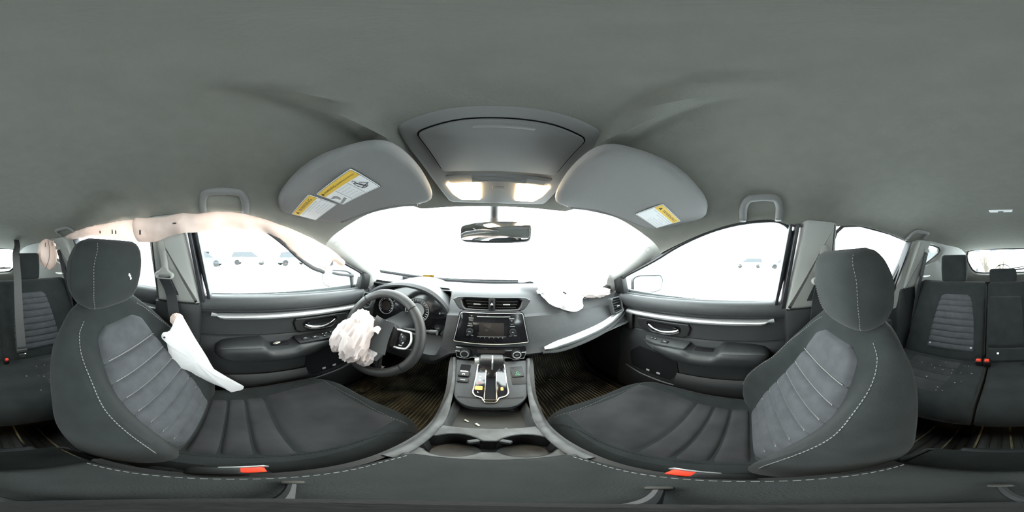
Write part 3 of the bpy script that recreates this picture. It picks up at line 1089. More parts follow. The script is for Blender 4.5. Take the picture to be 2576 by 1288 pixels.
    for z in linspace(-.107, .107, 26):
        u = z / .107
        k = max(0, 1 - abs(u)**7)**.4
        hwid = S(u, [(-1, .088), (-.75, .120), (-.2, .148), (.25, .152), (.7, .140), (1, .118)]) * (.80 + .20 * k)
        hd_f = S(u, [(-1, .040), (-.5, .052), (0, .056), (.6, .050), (1, .034)]) * (.5 + .5 * k)
        hd_b = S(u, [(-1, .030), (0, .048), (1, .030)]) * (.5 + .5 * k)
        ring = []
        for a in linspace(0, 360, 49)[:-1]:
            ct, st_ = math.cos(R(a)), math.sin(R(a))
            x = hwid * math.copysign(abs(ct)**.52, ct)
            y = (hd_f if st_ > 0 else hd_b) * math.copysign(abs(st_)**.50, st_)
            y -= .022 * abs(x / .150)**3 if st_ > 0 else 0
            ring.append(tuple(hc + rx @ Vector((x, y, z))))
        rings.append(ring)
    hr = loft('headrest', rings, 'fabric', t, angle=60)
    def hface(x, z):
        u = z / .107
        k = max(0, 1 - abs(u)**7)**.4
        hd_f = S(u, [(-1, .040), (-.5, .052), (0, .056), (.6, .050), (1, .034)]) * (.5 + .5 * k)
        hwid = S(u, [(-1, .088), (-.75, .120), (-.2, .148), (.25, .152), (.7, .140), (1, .118)]) * (.80 + .20 * k)
        c = min(1, abs(x) / hwid)**(1 / .52)
        y = hd_f * max(0, 1 - c * c)**.25 - .022 * abs(x / .150)**3
        return hc + rx @ Vector((x, y + .0012, z))
    for sg in (-1, 1):
        path = [hface(sg * S(z, [(-.105, .078), (-.05, .100), (.03, .108), (.105, .086)]), z) for z in linspace(-.096, .096, 40)]
        dashes('stitching', path, 'thread', hr, .004, .004, .0008)
    if s < 0:
        for dx, dz_ in ((-.032, -.002), (-.026, .004), (-.037, -.010)):
            p = hface(dx, dz_)
            box('scuff_mark', tuple(p), (.006, .002, .008), 'white', hr, .0005, rot=rotm(0, 30 + dx * 2000, 0))
    for sg in (-1, 1):
        tube('headrest_post', [hc + rx @ Vector((sg * .06, 0, -.08)), B(sg * .06, .57, -.04)], .006, 'chrome', t, n=8)
    # ---- belt buckle on the tunnel side
    bx = J.x - s * (.375 - .119)
    by = -.006 if s < 0 else .030
    st_ = box('buckle_stalk', (bx, by - .035, -.615), (.020, .028, .15), 'deep', t, .005, rot=rotm(22))
    bb = box('buckle_body', (bx, by, -.537), (.026, .052, .075), 'black', t, .007, rot=rotm(22))
    box('red_button', (bx + s * .001, by + .012, -.4995), (.016, .036, .010), 'red', bb, .003, rot=rotm(22))
    box('buckle_rim', (bx + s * .011, by + .012, -.4985), (.004, .044, .012), 'silver', bb, .0015, rot=rotm(22))
    return t
front_seat(-1, 0, 0, 'charcoal cloth driver seat behind the steering wheel, white airbag at its side')
front_seat(1, .08, -.026, 'charcoal cloth passenger seat with grey ribbed backrest facing the glove box', 23.5)

# ------------------------------------------------------------------ rear seats
def rear_back(t, x0, x1, mats='fabric', name='backrest', q1=.515, th=.10, d0=0.0, q0=-.04, rnd=5):
    Jy, Jz = -.83, -.62
    ca, sa = math.cos(R(25)), math.sin(R(25))
    B = lambda x, q, d: Vector((x, Jy - q * sa + d * ca, Jz + q * ca + d * sa))
    cx, hw = (x0 + x1) / 2, (x1 - x0) / 2
    rings = []
    N = 26
    for i in range(N):
        u = -1 + 2 * i / (N - 1)
        q = (q0 + q1) / 2 + (q1 - q0) / 2 * u
        k = max(0, 1 - abs(u)**14)**.3
        ring = []
        for a in linspace(0, 360, 41)[:-1]:
            ct, st_ = math.cos(R(a)), math.sin(R(a))
            x = hw * math.copysign(abs(ct)**.22, ct) * (.94 + .06 * k)
            d = (th / 2) * math.copysign(abs(st_)**.35, st_) * (.3 + .7 * k) - th / 2 + d0
            ring.append(tuple(B(cx + x, q, d)))
        rings.append(ring)
    return loft(name, rings, mats, t, angle=50), B

def rear_headrest(t, x, y, z, w, h, dp=.085):
    rings = []
    for i in range(18):
        u = -1 + 2 * i / 17
        k = max(0, 1 - abs(u)**8)**.35
        ring = []
        for a in linspace(0, 360, 37)[:-1]:
            ct, st_ = math.cos(R(a)), math.sin(R(a))
            ring.append((x + w/2 * math.copysign(abs(ct)**.35, ct) * (.86 + .14 * k) * (1 - .04 * abs(u)), y + dp/2 * math.copysign(abs(st_)**.5, st_) * (.4 + .6 * k), z + u * h/2))
        rings.append(ring)
    o = loft('headrest', rings, 'fabric', t, angle=60)
    for sg in (-1, 1):
        tube('headrest_post', [(x + sg * w * .25, y, z - h * .4), (x + sg * w * .25, y + .005, z - h/2 - .03)], .005, 'chrome', t, n=8)
    return o

def rear_cushion(t, x0, x1, name='seat_cushion'):
    cx, hw = (x0 + x1) / 2, (x1 - x0) / 2
    rings = []
    for y in linspace(-.90, -.425, 30):
        v = (y + .90) / .475
        ztop = S(y, [(-.90, -.655), (-.83, -.632), (-.70, -.632), (-.56, -.612), (-.49, -.612), (-.455, -.635), (-.425, -.70)])
        zbot = S(y, [(-.90, -.78), (-.48, -.78), (-.425, -.74)])
        ring = []
        for a in linspace(0, 360, 49)[:-1]:
            ct, st_ = math.cos(R(a)), math.sin(R(a))
            x = hw * math.copysign(abs(ct)**.2, ct)
            m_, h_ = (ztop + zbot) / 2, (ztop - zbot) / 2
            z = m_ + h_ * math.copysign(abs(st_)**.3, st_)
            ring.append((cx + x, y, z))
        rings.append(ring)
    return loft(name, rings, 'fabric', t, angle=50)

def rear_quilt(t, B, s, cx):
    bd = [.05, .085, .125, .165, .207, .248, .293, .335, .372, .412]
    hi = lambda q: S(q, [(.04, .135), (.2, .128), (.33, .112), (.40, .096), (.42, .090)])
    def sf(u, q):
        return B(cx + u * hi(q), q, .0), Vector((0, math.cos(R(25)), math.sin(R(25))))
    for k in range(len(bd) - 1):
        wf = (lambda u, v, a, b: (u * (1 - .16 * ss(b, .5, 1.0)), v)) if k == len(bd) - 2 else None
        patch('quilted_rib', sf, -1, 1, bd[k], bd[k + 1], 'insert', t, .008, 13, 7, .003, 14, 4, wf)
def rear_cush_ribs(t, cx):
    def sf(u, y):
        return Vector((cx + u * S(y, [(-.82, .135), (-.5, .125)]), y, S(y, [(-.90, -.655), (-.83, -.632), (-.70, -.632), (-.56, -.612), (-.49, -.612), (-.455, -.635), (-.425, -.70)]))), Vector((0, 0, 1))
    for y0, y1 in ((-.80, -.73), (-.73, -.66), (-.66, -.59), (-.59, -.505)):
        patch('cushion_panel', sf, -1, 1, y0, y1, 'cushion_insert', t, .008, 13, 7, .003, 14, 4)

t = thing('back_bench_seat', 'narrow rear seat section behind the passenger seat with ribbed backrest', 'car seat', (.36, -.75, -.78), group='rear bench sections')
_, B = rear_back(t, .122, .60)
rear_quilt(t, B, 1, .313)
rear_headrest(t, .352, -1.105, -.083, .185, .195)
rear_cushion(t, .105, .62)
rear_cush_ribs(t, .36)
for xx in (.43, .19):
    tube('anchor_button', [B(xx, .075, .0), B(xx, .075, .010)], .006, 'silver', t, n=10)
t = thing('back_bench_seat', 'wide rear bench section behind the driver seat with folding centre armrest', 'car seat', (-.26, -.75, -.78), group='rear bench sections')
_, B = rear_back(t, -.60, .112)
rear_quilt(t, B, -1, -.313)
rear_headrest(t, -.318, -1.105, -.080, .182, .188)
rear_headrest(t, .012, -1.10, -.135, .185, .10, .07)
rear_cushion(t, -.62, .095)
rear_cush_ribs(t, -.36)
ar, _ = rear_back(t, -.098, .104, 'fabric', 'folding_armrest', .405, .04, .016, .085)
rear_back(t, -.098, .104, 'fabric', 'lower_pad', .078, .035, .012, .0)
tube('anchor_button', [B(.045, .05, .010), B(.045, .05, .020)], .006, 'silver', t, n=10)
tube('pull_loop', crom([(.06, -1.11, -.082), (.045, -1.115, -.066), (.012, -1.118, -.061), (-.02, -1.115, -.066), (-.035, -1.11, -.082)], 5), .003, 'black', t, n=6)
# rear buckles
bk = thing('rear_belt_buckle', 'black belt buckle pair with red buttons in the gap of the rear seat', 'belt buckle', (.117, -.80, -.65))
for xx, b in ((.097, 'a'), (.137, 'b')):
    bo = box('buckle_body', (xx, -.80, -.615), (.034, .035, .060), 'black', bk, .006, rot=rotm(-20))
    box('red_button', (xx, -.784, -.592), (.022, .016, .030), 'red', bo, .004, rot=rotm(-20))
bk = thing('rear_belt_buckle', 'single red buckle lying on the rear bench below the hanging belt', 'belt buckle', (-.115, -.80, -.65))
bo = box('buckle_body', (-.115, -.80, -.612), (.026, .03, .055), 'black', bk, .006, rot=rotm(-20, 0, 10))
box('red_button', (-.115, -.784, -.592), (.016, .014, .030), 'red', bo, .004, rot=rotm(-20, 0, 10))

# ------------------------------------------------------------------ dashboard
db_ = thing('dashboard', 'charcoal dashboard with gauge hood, centre screen and silver passenger strip', 'dashboard', (0, .85, -.95))
PROF = [(1.15, -.196), (1.0, -.180), (.88, -.170), (.80, -.168), (.755, -.173), (.735, -.184), (.705, -.222), (.680, -.252), (.673, -.259), (.664, -.262), (.660, -.270), (.642, -.300), (.624, -.332), (.608, -.366), (.594, -.394), (.582, -.406), (.590, -.420), (.66, -.445), (.80, -.50), (1.0, -.60), (1.2, -.66)]
PROFD = [(1.15, -.196), (1.0, -.180), (.88, -.170), (.80, -.168), (.755, -.175), (.735, -.19), (.70, -.225), (.675, -.256), (.668, -.263), (.660, -.266), (.654, -.275), (.630, -.31), (.604, -.35), (.582, -.39), (.568, -.43), (.564, -.46), (.575, -.49), (.64, -.53), (.80, -.57), (1.0, -.62), (1.2, -.66)]
def dashpt(x, k):
    k = int(k)
    f = ss(-x, .13, .22)
    y, z = lerp(PROF[k], PROFD[k], f)
    yb = 1.15 - .60 * x * x
    if k < 6:
        y = y + (yb - 1.15) * (y - .735) / (1.15 - .735)
    # the lower edge rises towards the passenger door
    if 11 <= k <= 18:
        z += (.052 * ss(x, .15, .66)) * (k - 10) / 6 if k < 17 else .052 * ss(x, .15, .66)
    e = ss(abs(x), .62, .70)
    if k >= 5:
        y += .02 * e
    rf = ss(-x, .185, .205) * (1 - ss(-x, .648, .662))
    if 5 <= k <= 13:
        y += (max(y, .81) - y) * rf          # recess behind the gauge hood
        if k == 13:
            z = z + (-.388 - z) * rf
    return (x, y, z)
_kk = list(range(len(PROF)))
shell('dash_body', dashpt, linspace(-.695, -.21, 30) + [-.2, -.195, -.19, -.185] + linspace(-.17, .695, 44), _kk, -.02, 'dash', db_, angle=28)
# groove trim on the passenger face
tube('dash_groove', [(x, .672 + .0, -.2625) for x in linspace(.16, .56, 14)], .0035, 'black', db_, n=6)
def pstrip(x, t):
    z0 = S(x, [(.20, -.382), (.25, -.366), (.35, -.350), (.50, -.326), (.62, -.290), (.655, -.272)])
    w = S(x, [(.20, .010), (.24, .030), (.4, .036), (.66, .036)])
    z = z0 - w * t
    # depth follows the dashboard face
    yy = S(-z, [(.26, .655), (.30, .642), (.34, .620), (.40, .590)]) - .012 - .010 * math.sin(math.pi * t)
    return (x, yy + .0, z)
shell('silver_strip', pstrip, linspace(.20, .655, 40), linspace(0, 1, 8), -.012, 'silver', db_)
def pl(x, t):
    z0 = S(x, [(.20, -.394), (.25, -.398), (.35, -.388), (.50, -.364), (.62, -.328), (.66, -.310)])
    return (x, S(-z0, [(.30, .637), (.34, .612), (.40, .580)]) - .006 - .010 * math.sin(math.pi * t), z0 - .018 * t)
shell('strip_underside', pl, linspace(.19, .66, 36), linspace(0, 1, 5), -.012, 'black', db_)
# side vents
def side_vent(s):
    fr = Fr((s * .598, .638, -.262), (1, s * .10, 0), (0, .35, .92))
    o = roundpoly([(-.042, -.046), (.034, -.040), (.046, .010), (.034, .046), (-.040, .046)], .010, 4)
    i = inset(o, .009)
    v = frame('vent_frame', o, i, fr, .024, 'dash', db_, .004)
    prism('vent_throat', i, fr, .003, 'deep', v)
    for k in range(5):
        zz = -.028 + k * .014
        V, F = boxVF((0, 0, 0), (.062, .012, .003), .001, 1, rotm(-15))
        mesh('vent_slat', [fr(p[0] + .001, zz + p[2], .013 + p[1] * .6) for p in V], F, 'black', v)
    mesh('vent_tab', [fr(*p) for p in boxVF((.004, -.006, .022), (.020, .005, .005), .0015, 1)[0]], boxVF((.004, -.006, .022), (.020, .005, .005), .0015, 1)[1], 'silver', v)
    mesh('vent_wheel', [fr(*p) for p in boxVF((-.034, 0, .018), (.006, .03, .012), .002, 1)[0]], boxVF((-.034, 0, .018), (.006, .03, .012), .002, 1)[1], 'black', v)
side_vent(1)
side_vent(-1)
# centre vents
fr = Fr((.001, .648, -.197), (1, 0, 0), (0, .25, .97))
o = roundpoly([(-.162, .022), (-.126, .030), (.126, .030), (.162, .022), (.126, -.031), (-.126, -.031)], [.006, .03, .03, .006, .02, .02], 5)
i = roundpoly([(-.124, .021), (-.09, .023), (.09, .023), (.124, .021), (.110, -.022), (-.110, -.022)], [.006, .02, .02, .006, .012, .012], 5)
cv = frame('vent_frame', resample_angle(o, (0, 0), 64), resample_angle(i, (0, 0), 64), fr, .030, 'dash', db_, .004, base=-.02)
prism('vent_throat', i, fr, .004, 'deep', cv, base=-.022)
for sg in (-1, 1):
    for k in range(3):
        zz = .011 - k * .0125
        hwid = .088 - k * .004
        V, F = boxVF((0, 0, 0), (hwid, .014, .0028), .001, 1, rotm(-12))
        mesh('vent_slat', [fr(sg * (.016 + hwid / 2) + p[0], zz + p[2], -.002 + p[1] * .8) for p in V], F, 'black', cv)
    V, F = boxVF((sg * .058, -.002, .005), (.028, .005, .005), .0018, 2)
    mesh('vent_tab', [fr(*p) for p in V], F, 'silver', cv)
hz = prism('hazard_button', rrect(.026, .046, .003), fr, .020, 'black', cv, .002, base=-.005)
prism('hazard_cap', rrect(.015, .034, .002), fr, .003, 'gloss', hz, .001, base=.0145)
tri = lambda r: [(r * math.cos(R(90 + 120 * k)), r * math.sin(R(90 + 120 * k))) for k in range(3)]
frame('hazard_triangle', tri(.0065), tri(.0030), fr, .0004, 'white', hz, base=.0176)
prism('hazard_centre', tri(.0030), fr, .0004, 'red', hz, base=.0176)

# screen unit
fr = Fr((.001, .603, -.288), (1, 0, 0), (0, .16, .985))
o = roundpoly([(-.118, .0655), (.118, .0655), (.139, -.064), (.06, -.069), (-.06, -.069), (-.139, -.064)], [.014, .014, .006, .1, .1, .006], 5)
su = prism('screen_unit', o, fr, .030, 'gloss', db_, .002, base=-.026)
frame('silver_outline', o, inset(o, .0024), fr, .002, 'silver', su, .0004, base=.0035)
prism('stack_backing', [(x * 1.04, y * 1.05) for x, y in o], fr, -.08, 'dash', db_, .002, base=-.001)
sc_ = prism('display', rrect(.092, .056, .002, .001, -.004), fr, .0012, 'screen', su, .0003, base=.004)
prism('disc_slot', rrect(.124, .0035, .001, .008, .050), fr, .002, 'silver', su, .0005, base=.004)
def btn(x, y, w, h, txt=None, sz=.006, m='black'):
    b = prism('button', rrect(w, h, .0015, x, y), fr, .0022, m, su, .0006, base=.004)
    if txt:
        text('lettering', txt, sz, Fr(fr(x, y, .0063), fr.ux, fr.uy), 'white', b)
    return b
btn(-.074, .052, .019, .007, '▲', .005)
btn(-.076, .034, .019, .013, 'RADIO', .0048)
btn(-.078, .018, .019, .013, 'MEDIA', .0046)
prism('button_rim', rrect(.019, .003, .001, -.076, .0425), fr, .0024, 'silver', su, .0005, base=.004)
prism('button_rim', rrect(.019, .003, .001, -.079, .0095), fr, .0024, 'silver', su, .0005, base=.004)
btn(.075, .034, .019, .013, 'C', .008)
btn(.077, .018, .019, .013, '>·<', .007)
prism('button_rim', rrect(.019, .003, .001, .075, .0425), fr, .0024, 'silver', su, .0005, base=.004)
prism('button_rim', rrect(.019, .003, .001, .078, .0095), fr, .0024, 'silver', su, .0005, base=.004)
for sg, tx in ((-1, 'VOL'), (1, 'SEL')):
    kx = sg * .0785
    kb = prism('dial', circle(.0125, 28, kx, -.012), fr, .012, 'black', su, .002, base=.004)
    frame('dial_ring', circle(.0118, 28, kx, -.012), circle(.0098, 28, kx, -.012), fr, .001, 'chrome', kb, base=.016)
    text('lettering', tx, .0055, Fr(fr(kx, -.012, .0165), fr.ux, fr.uy), 'white', kb)
for x, tx in ((-.086, '|<<'), (-.070, '>>|'), (.072, 'BACK'), (.089, 'MENU')):
    text('lettering', tx, .0055 if '>' in tx or '<' in tx else .0042, Fr(fr(x, -.031, .0046), fr.ux, fr.uy), 'white', su)
prism('number_bar', rrect(.106, .0012, .0003, .002, -.0345), fr, .001, 'inkgrey', su, base=.004)
for k in range(6):
    text('lettering', str(k + 1), .0062, Fr(fr(-.040 + k * .0165, -.039, .0046), fr.ux, fr.uy), 'white', su)

# climate controls
fr = Fr((.001, .584, -.402), (1, 0, 0), (0, .22, .975))
o = roundpoly([(-.132, .029), (.132, .029), (.118, -.026), (.084, -.031), (.066, -.020), (-.066, -.020), (-.084, -.031), (-.118, -.026)], .006, 3)
cl = prism('climate_panel', o, fr, .028, 'gloss', db_, .002, base=-.026)
ln = [(-.128, .006), (-.121, -.021), (-.085, -.0275), (-.067, -.0165), (.067, -.0165), (.085, -.0275), (.121, -.021), (.128, .006)]
tube('silver_outline', [fr(x, y, .0025) for x, y in ln], .0011, 'silver', cl, n=6)
tube('silver_outline', [fr(x, y, .0025) for x, y in ((.128, .006), (.112, .006))], .0011, 'silver', cl, n=6)
tube('silver_outline', [fr(x, y, .0025) for x, y in ((-.128, .006), (-.112, .006))], .0011, 'silver', cl, n=6)
for sg in (-1, 1):
    kx = sg * .0915
    kb = prism('dial', circle(.0185, 32, kx, .003), fr, .022, 'black', cl, .003, base=.002)
    frame('dial_ring', circle(.0155, 32, kx, .003), circle(.0125, 32, kx, .003), fr, .002, 'inkgrey' if sg < 0 else 'silver', kb, .0004, base=.0225)
    if sg > 0:
        text('lettering', 'OFF', .006, Fr(fr(kx, .003, .0245), fr.ux, fr.uy), 'white', kb)
prism('climate_display', rrect(.10, .016, .002, 0, .013), fr, .001, 'screen', cl, base=.002)
for x, tx in ((-.055, '>>>'), (-.035, 'REC'), (-.012, 'W'), (.009, 'W'), (.030, 'W'), (.052, 'A/C')):
    text('lettering', tx, .0065 if tx != 'REC' else .005, Fr(fr(x, -.010, .0025), fr.ux, fr.uy), 'inkgrey', cl)

# gauge hood and instruments
def arch(pts, n=5):
    return [(p.x, p.y) for p in crom([(a, b, 0) for a, b in pts], n)]
ho = arch([(-.665, -.385), (-.668, -.290), (-.640, -.225), (-.56, -.172), (-.45, -.142), (-.35, -.138), (-.262, -.160), (-.196, -.215), (-.168, -.285), (-.172, -.350), (-.20, -.392)])
hi_ = arch([(-.640, -.380), (-.640, -.290), (-.612, -.238), (-.545, -.190), (-.45, -.162), (-.355, -.160), (-.275, -.182), (-.215, -.230), (-.190, -.290), (-.195, -.345), (-.222, -.385)])
nn = len(ho)
rings = [[(x, .92, z + .006 * (z + .3)) for x, z in ho], [(x, .80, z) for x, z in ho], [(x, .672 + (-.138 - z) * .10, z) for x, z in ho], [(x * 1.0, .660 + (-.138 - z) * .10, z - .004) for x, z in [lerp(a, b, .35) for a, b in zip(ho, hi_)]], [(x, .664 + (-.138 - z) * .10, z) for x, z in hi_], [(x, .735, z) for x, z in [lerp(b, (-.41, -.28), .06) for b in hi_]]]
V = [p for r_ in rings for p in r_]
gh = mesh('gauge_hood', V, gridfaces(6, nn), 'dash', db_, angle=30)
fc = [lerp(b, (-.41, -.28), .05) for b in hi_]
fr = Fr((0, .728, 0), (1, 0, 0), (0, 0.18, .98))
gf = prism('gauge_face', [(x, z / .98) for x, z in fc], Fr((0, .778, 0), (1, 0, 0), (0, .18, .98)), .004, 'gloss', db_)
gfr = Fr((0, .779, 0), (1, 0, 0), (0, .18, .98))
def gauge(cx, cz, r, lab):
    ring = frame('gauge_ring', circle(r, 40, cx, cz), circle(r * .93, 40, cx, cz), gfr, .006, 'inkgrey', gf, .001, base=.004)
    for k in range(21):
        a = R(220 - k * 13)
        V, F = boxVF((0, 0, 0), (r * (.12 if k % 2 else .18), .0016, .0006), 0)
        mesh('gauge_tick', [gfr(cx + (r * .82 + p[0]) * math.cos(a) - p[1] * math.sin(a), cz + (r * .82 + p[0]) * math.sin(a) + p[1] * math.cos(a), .006 + p[2]) for p in V], F, 'white', ring)
    prism('gauge_disc', circle(r * .58, 32, cx, cz), gfr, .002, 'inkgrey' if lab else 'screen', ring, base=.004)
gauge(-.355, -.292, .066, 1)
gauge(-.545, -.300, .050, 0)
for xx, zz in ((-.235, -.29), (-.60, -.235)):
    prism('trip_knob', circle(.005, 12, xx, zz), gfr, .006, 'inkgrey', gf, .001, base=.004)
tube('gauge_arc', [gfr(-.455 + .05 * math.cos(R(a)), -.30 + .06 * math.sin(R(a)), .006) for a in linspace(150, 70, 12)], .0018, 'silver', gf, n=6)
# steering column cover, key barrel and stalks
rings = []
for k, (y, z, w, h) in enumerate(((.52, -.345, .048, .045), (.56, -.350, .060, .055), (.66, -.36, .070, .060), (.75, -.36, .075, .06))):
    rings.append([(-.392 + w * math.copysign(abs(math.cos(a))**.7, math.cos(a)), y, z + h * math.copysign(abs(math.sin(a))**.7, math.sin(a))) for a in [2 * math.pi * i / 24 for i in range(24)]])
loft('column_cover', rings, 'black', db_)
tube('wiper_stalk', crom([(-.34, .565, -.325), (-.26, .556, -.312), (-.215, .55, -.303)], 5), .009, 'black', db_, n=10)
tube('stalk_end', [(-.216, .55, -.3035), (-.188, .548, -.2995)], .0105, 'dash', db_, n=14)
tube('lamp_stalk', crom([(-.44, .565, -.325), (-.53, .556, -.305), (-.575, .55, -.285)], 5), .009, 'black', db_, n=10)
tube('stalk_end', [(-.572, .55, -.286), (-.598, .548, -.274)], .0105, 'silver', db_, n=14)
tube('ignition_barrel', [(-.300, .575, -.385), (-.290, .548, -.380)], .013, 'silver', db_, n=16)
# kick panels closing the footwells beside the doors
for s in (-1, 1):
    box('kick_panel', (s * .688, .95, -.62), (.03, .56, .74), 'black', db_, .01)
    box('end_cap', (s * .693, .70, -.33), (.02, .14, .24), 'dash', db_, .012)
# pedals
pdl = thing('brake_pedal', 'black brake pedal in the driver footwell', 'pedal', (-.36, .98, -.80))
box('pedal_pad', (-.36, .965, -.74), (.09, .02, .06), 'rubber', pdl, .006, rot=rotm(-35))
tube('pedal_arm', [(-.36, .975, -.74), (-.36, 1.06, -.62), (-.36, 1.12, -.55)], .010, 'black', pdl, n=8)
pdl = thing('gas_pedal', 'tall narrow accelerator pedal beside the console', 'pedal', (-.22, 1.0, -.85))
box('pedal_pad', (-.22, 1.02, -.76), (.05, .02, .16), 'rubber', pdl, .006, rot=rotm(-40))
tube('pedal_arm', [(-.22, 1.06, -.72), (-.22, 1.12, -.62)], .009, 'black', pdl, n=8)

# ------------------------------------------------------------------ steering wheel
wf = Fr((-.392, .474, -.322), (1, 0, 0), (0, .43, .90))
sw_ = thing('steering_wheel', 'black steering wheel with silver trimmed spoke buttons and burst airbag hub', 'steering wheel', (-.392, .474, -.50))
RR = .171
rim = tube('rim', [wf(RR * math.cos(2*math.pi*k/72), RR * math.sin(2*math.pi*k/72), 0) for k in range(72)], .0168, 'leather', sw_, n=16, closed=True, flat=(1.12, .95))
for a in (48, 132, -38, -142):
    c = Vector(wf(RR * math.cos(R(a)), RR * math.sin(R(a)), 0))
    tg_ = Vector(wf(-math.sin(R(a)), math.cos(R(a)), 0)) - Vector(wf(0, 0, 0))
    rad = Vector(wf(math.cos(R(a)), math.sin(R(a)), 0)) - Vector(wf(0, 0, 0))
    tube('rim_seam', [c + (rad * math.cos(2*math.pi*k/20) + wf.n * math.sin(2*math.pi*k/20)) * .0182 for k in range(20)], .0012, 'deep', rim, n=5, closed=True)
hub = prism('hub', roundpoly([(-.062, .052), (.062, .052), (.078, 0), (.060, -.058), (.03, -.075), (-.03, -.075), (-.060, -.058), (-.078, 0)], .03, 5), wf, .030, 'black', sw_, .008, base=-.035)
prism('airbag_cavity', rrect(.10, .09, .01), wf, .002, 'deep', sw_, base=-.004)
# the burst cover: a stiff flap folded out to the right of the hub
V, F = shellVF(lambda a, b: wf(.010 + .075 * a - .006 * math.sin(b * 3), -.055 + .125 * b - .012 * a, .045 + .018 * math.sin(math.pi * a) + .015 * (1 - a)), linspace(0, 1, 10), linspace(0, 1, 14), .004)
mesh('torn_cover', V, F, 'dash', sw_)
V, F = shellVF(lambda a, b: wf(-.06 + .12 * a, -.075 - .03 * b, .01 + .03 * b), linspace(0, 1, 10), linspace(0, 1, 6), .004)
mesh('torn_cover', V, F, 'dash', sw_)
for sg in (-1, 1):
    sp_ = roundpoly([(sg * .060, .040), (sg * .115, .040), (sg * .166, .030), (sg * .166, -.018), (sg * .12, -.034), (sg * .060, -.040)], .012, 4)
    so = prism('spoke', sp_, wf, .024, 'black', sw_, .006, base=-.022)
    pod = roundpoly([(sg * .082, .034), (sg * .128, .034), (sg * .138, .0), (sg * .128, -.024), (sg * .086, -.030)], .008, 4)
    po = prism('button_pod', pod, wf, .010, 'gloss', so, .003, base=.0)
    ro = crom([(sg * .080, .036, 0), (sg * .128, .037, 0), (sg * .137, .028, 0), (sg * .142, .002, 0), (sg * .134, -.022, 0), (sg * .122, -.030, 0), (sg * .086, -.034, 0)], 5)
    tube('silver_trim', [wf(p.x, p.y, .008) for p in ro], .0042, 'silver', so, n=8)
    prism('rocker', circle(.014, 24, sg * .110, .008), wf, .004, 'black', po, .0015, base=.009)
    text('lettering', '+', .012, Fr(wf(sg * .110, .014, .0135), wf.ux, wf.uy), 'white', po)
    text('lettering', '-', .012, Fr(wf(sg * .110, .001, .0135), wf.ux, wf.uy), 'white', po)
    prism('key_mark', rrect(.012, .003, .001, sg * .108, -.020), wf, .0005, 'white', po, base=.0102)
lo = roundpoly([(-.050, -.060), (.050, -.060), (.040, -.10), (.055, -.158), (.032, -.158), (.022, -.115), (-.022, -.115), (-.032, -.158), (-.055, -.158), (-.040, -.10)], .008, 3)
prism('lower_spoke', lo, wf, .020, 'black', sw_, .005, base=-.020)

# ------------------------------------------------------------------ centre console
cs = thing('center_console', 'dark centre console with gear selector, cup holders and cloth armrest box', 'console', (0, .2, -.86))
# flanks from the stack down to the tunnel
def flank(s):
    def f(y, t):
        w = S(y, [(-.13, .098), (.15, .104), (.30, .100), (.40, .104), (.58, .134), (.70, .140)])
        zt = S(y, [(-.13, -.515), (.15, -.515), (.30, -.528), (.37, -.505), (.575, -.432), (.70, -.43)])
        return (.004 + s * (w + .018 * t), y, zt + (-.90 - zt) * t)
    return f
for s in (-1, 1):
    shell('console_flank', flank(s), linspace(-.13, .70, 34), linspace(0, 1, 8), .014 * s, 'black', cs)
    P = [(.004 + s * S(y, [(.13, .102), (.30, .098), (.40, .102), (.575, .132)]), y, S(y, [(.13, -.517), (.15, -.515), (.30, -.524), (.37, -.500), (.575, -.428)])) for y in linspace(.145, .575, 24)]
    tube('edge_rail', P, [.010 - .004 * ss(p[1], .33, .42) for p in P], 'grime', cs, n=10, flat=(.7, 1.1), up=(0, 0, 1))
pf = Fr((.004, .474, -.466), (1, 0, 0), (0, .94, .335))
plate = roundpoly([(-.130, .108), (.130, .108), (.112, .0), (.098, -.072), (.055, -.108), (-.055, -.108), (-.098, -.072), (-.112, .0)], [.006, .006, .05, .03, .02, .02, .03, .05], 5)
pt = prism('shift_plate', plate, pf, .030, 'dash', cs, .008, base=-.030)
sr = roundpoly([(-.047, .088), (.047, .088), (.050, -.052), (.040, -.066), (.022, -.070), (.018, -.090), (-.018, -.090), (-.022, -.070), (-.040, -.066), (-.050, -.052)], .008, 4)
c0 = (0, 0)
srr = resample_angle(sr, c0, 80)
sri = inset(srr, .0052)
prism('selector_panel', srr, pf, .004, 'gloss', cs, .001, base=.0)
rg = frame('chrome_surround', srr, sri, pf, .008, 'chrome', cs, .0018, base=.0)
gt = roundpoly([(-.017, .075), (.017, .075), (.017, -.080), (-.017, -.080)], .006, 4)
frame('slot_rim', gt, inset(gt, .0032), pf, .0075, 'chrome', cs, .0012, base=.002)
prism('selector_slot', inset(gt, .003), pf, .0062, 'deep', cs, base=.0)
for k, ch in enumerate('PRNDSL'):
    yy = .022 - k * .0135
    if ch in 'PRNL':
        text('lettering', ch, .010, Fr(pf(-.033, yy, .0046), pf.ux, pf.uy), 'white' if ch != 'N' else 'red', cs)
prism('lit_mark', rrect(.021, .016, .003, -.033, -.027), pf, .0008, 'amber', cs, base=.0042)
prism('lit_mark', rrect(.007, .013, .002, .031, -.030), pf, .0008, 'amber', cs, base=.0042)
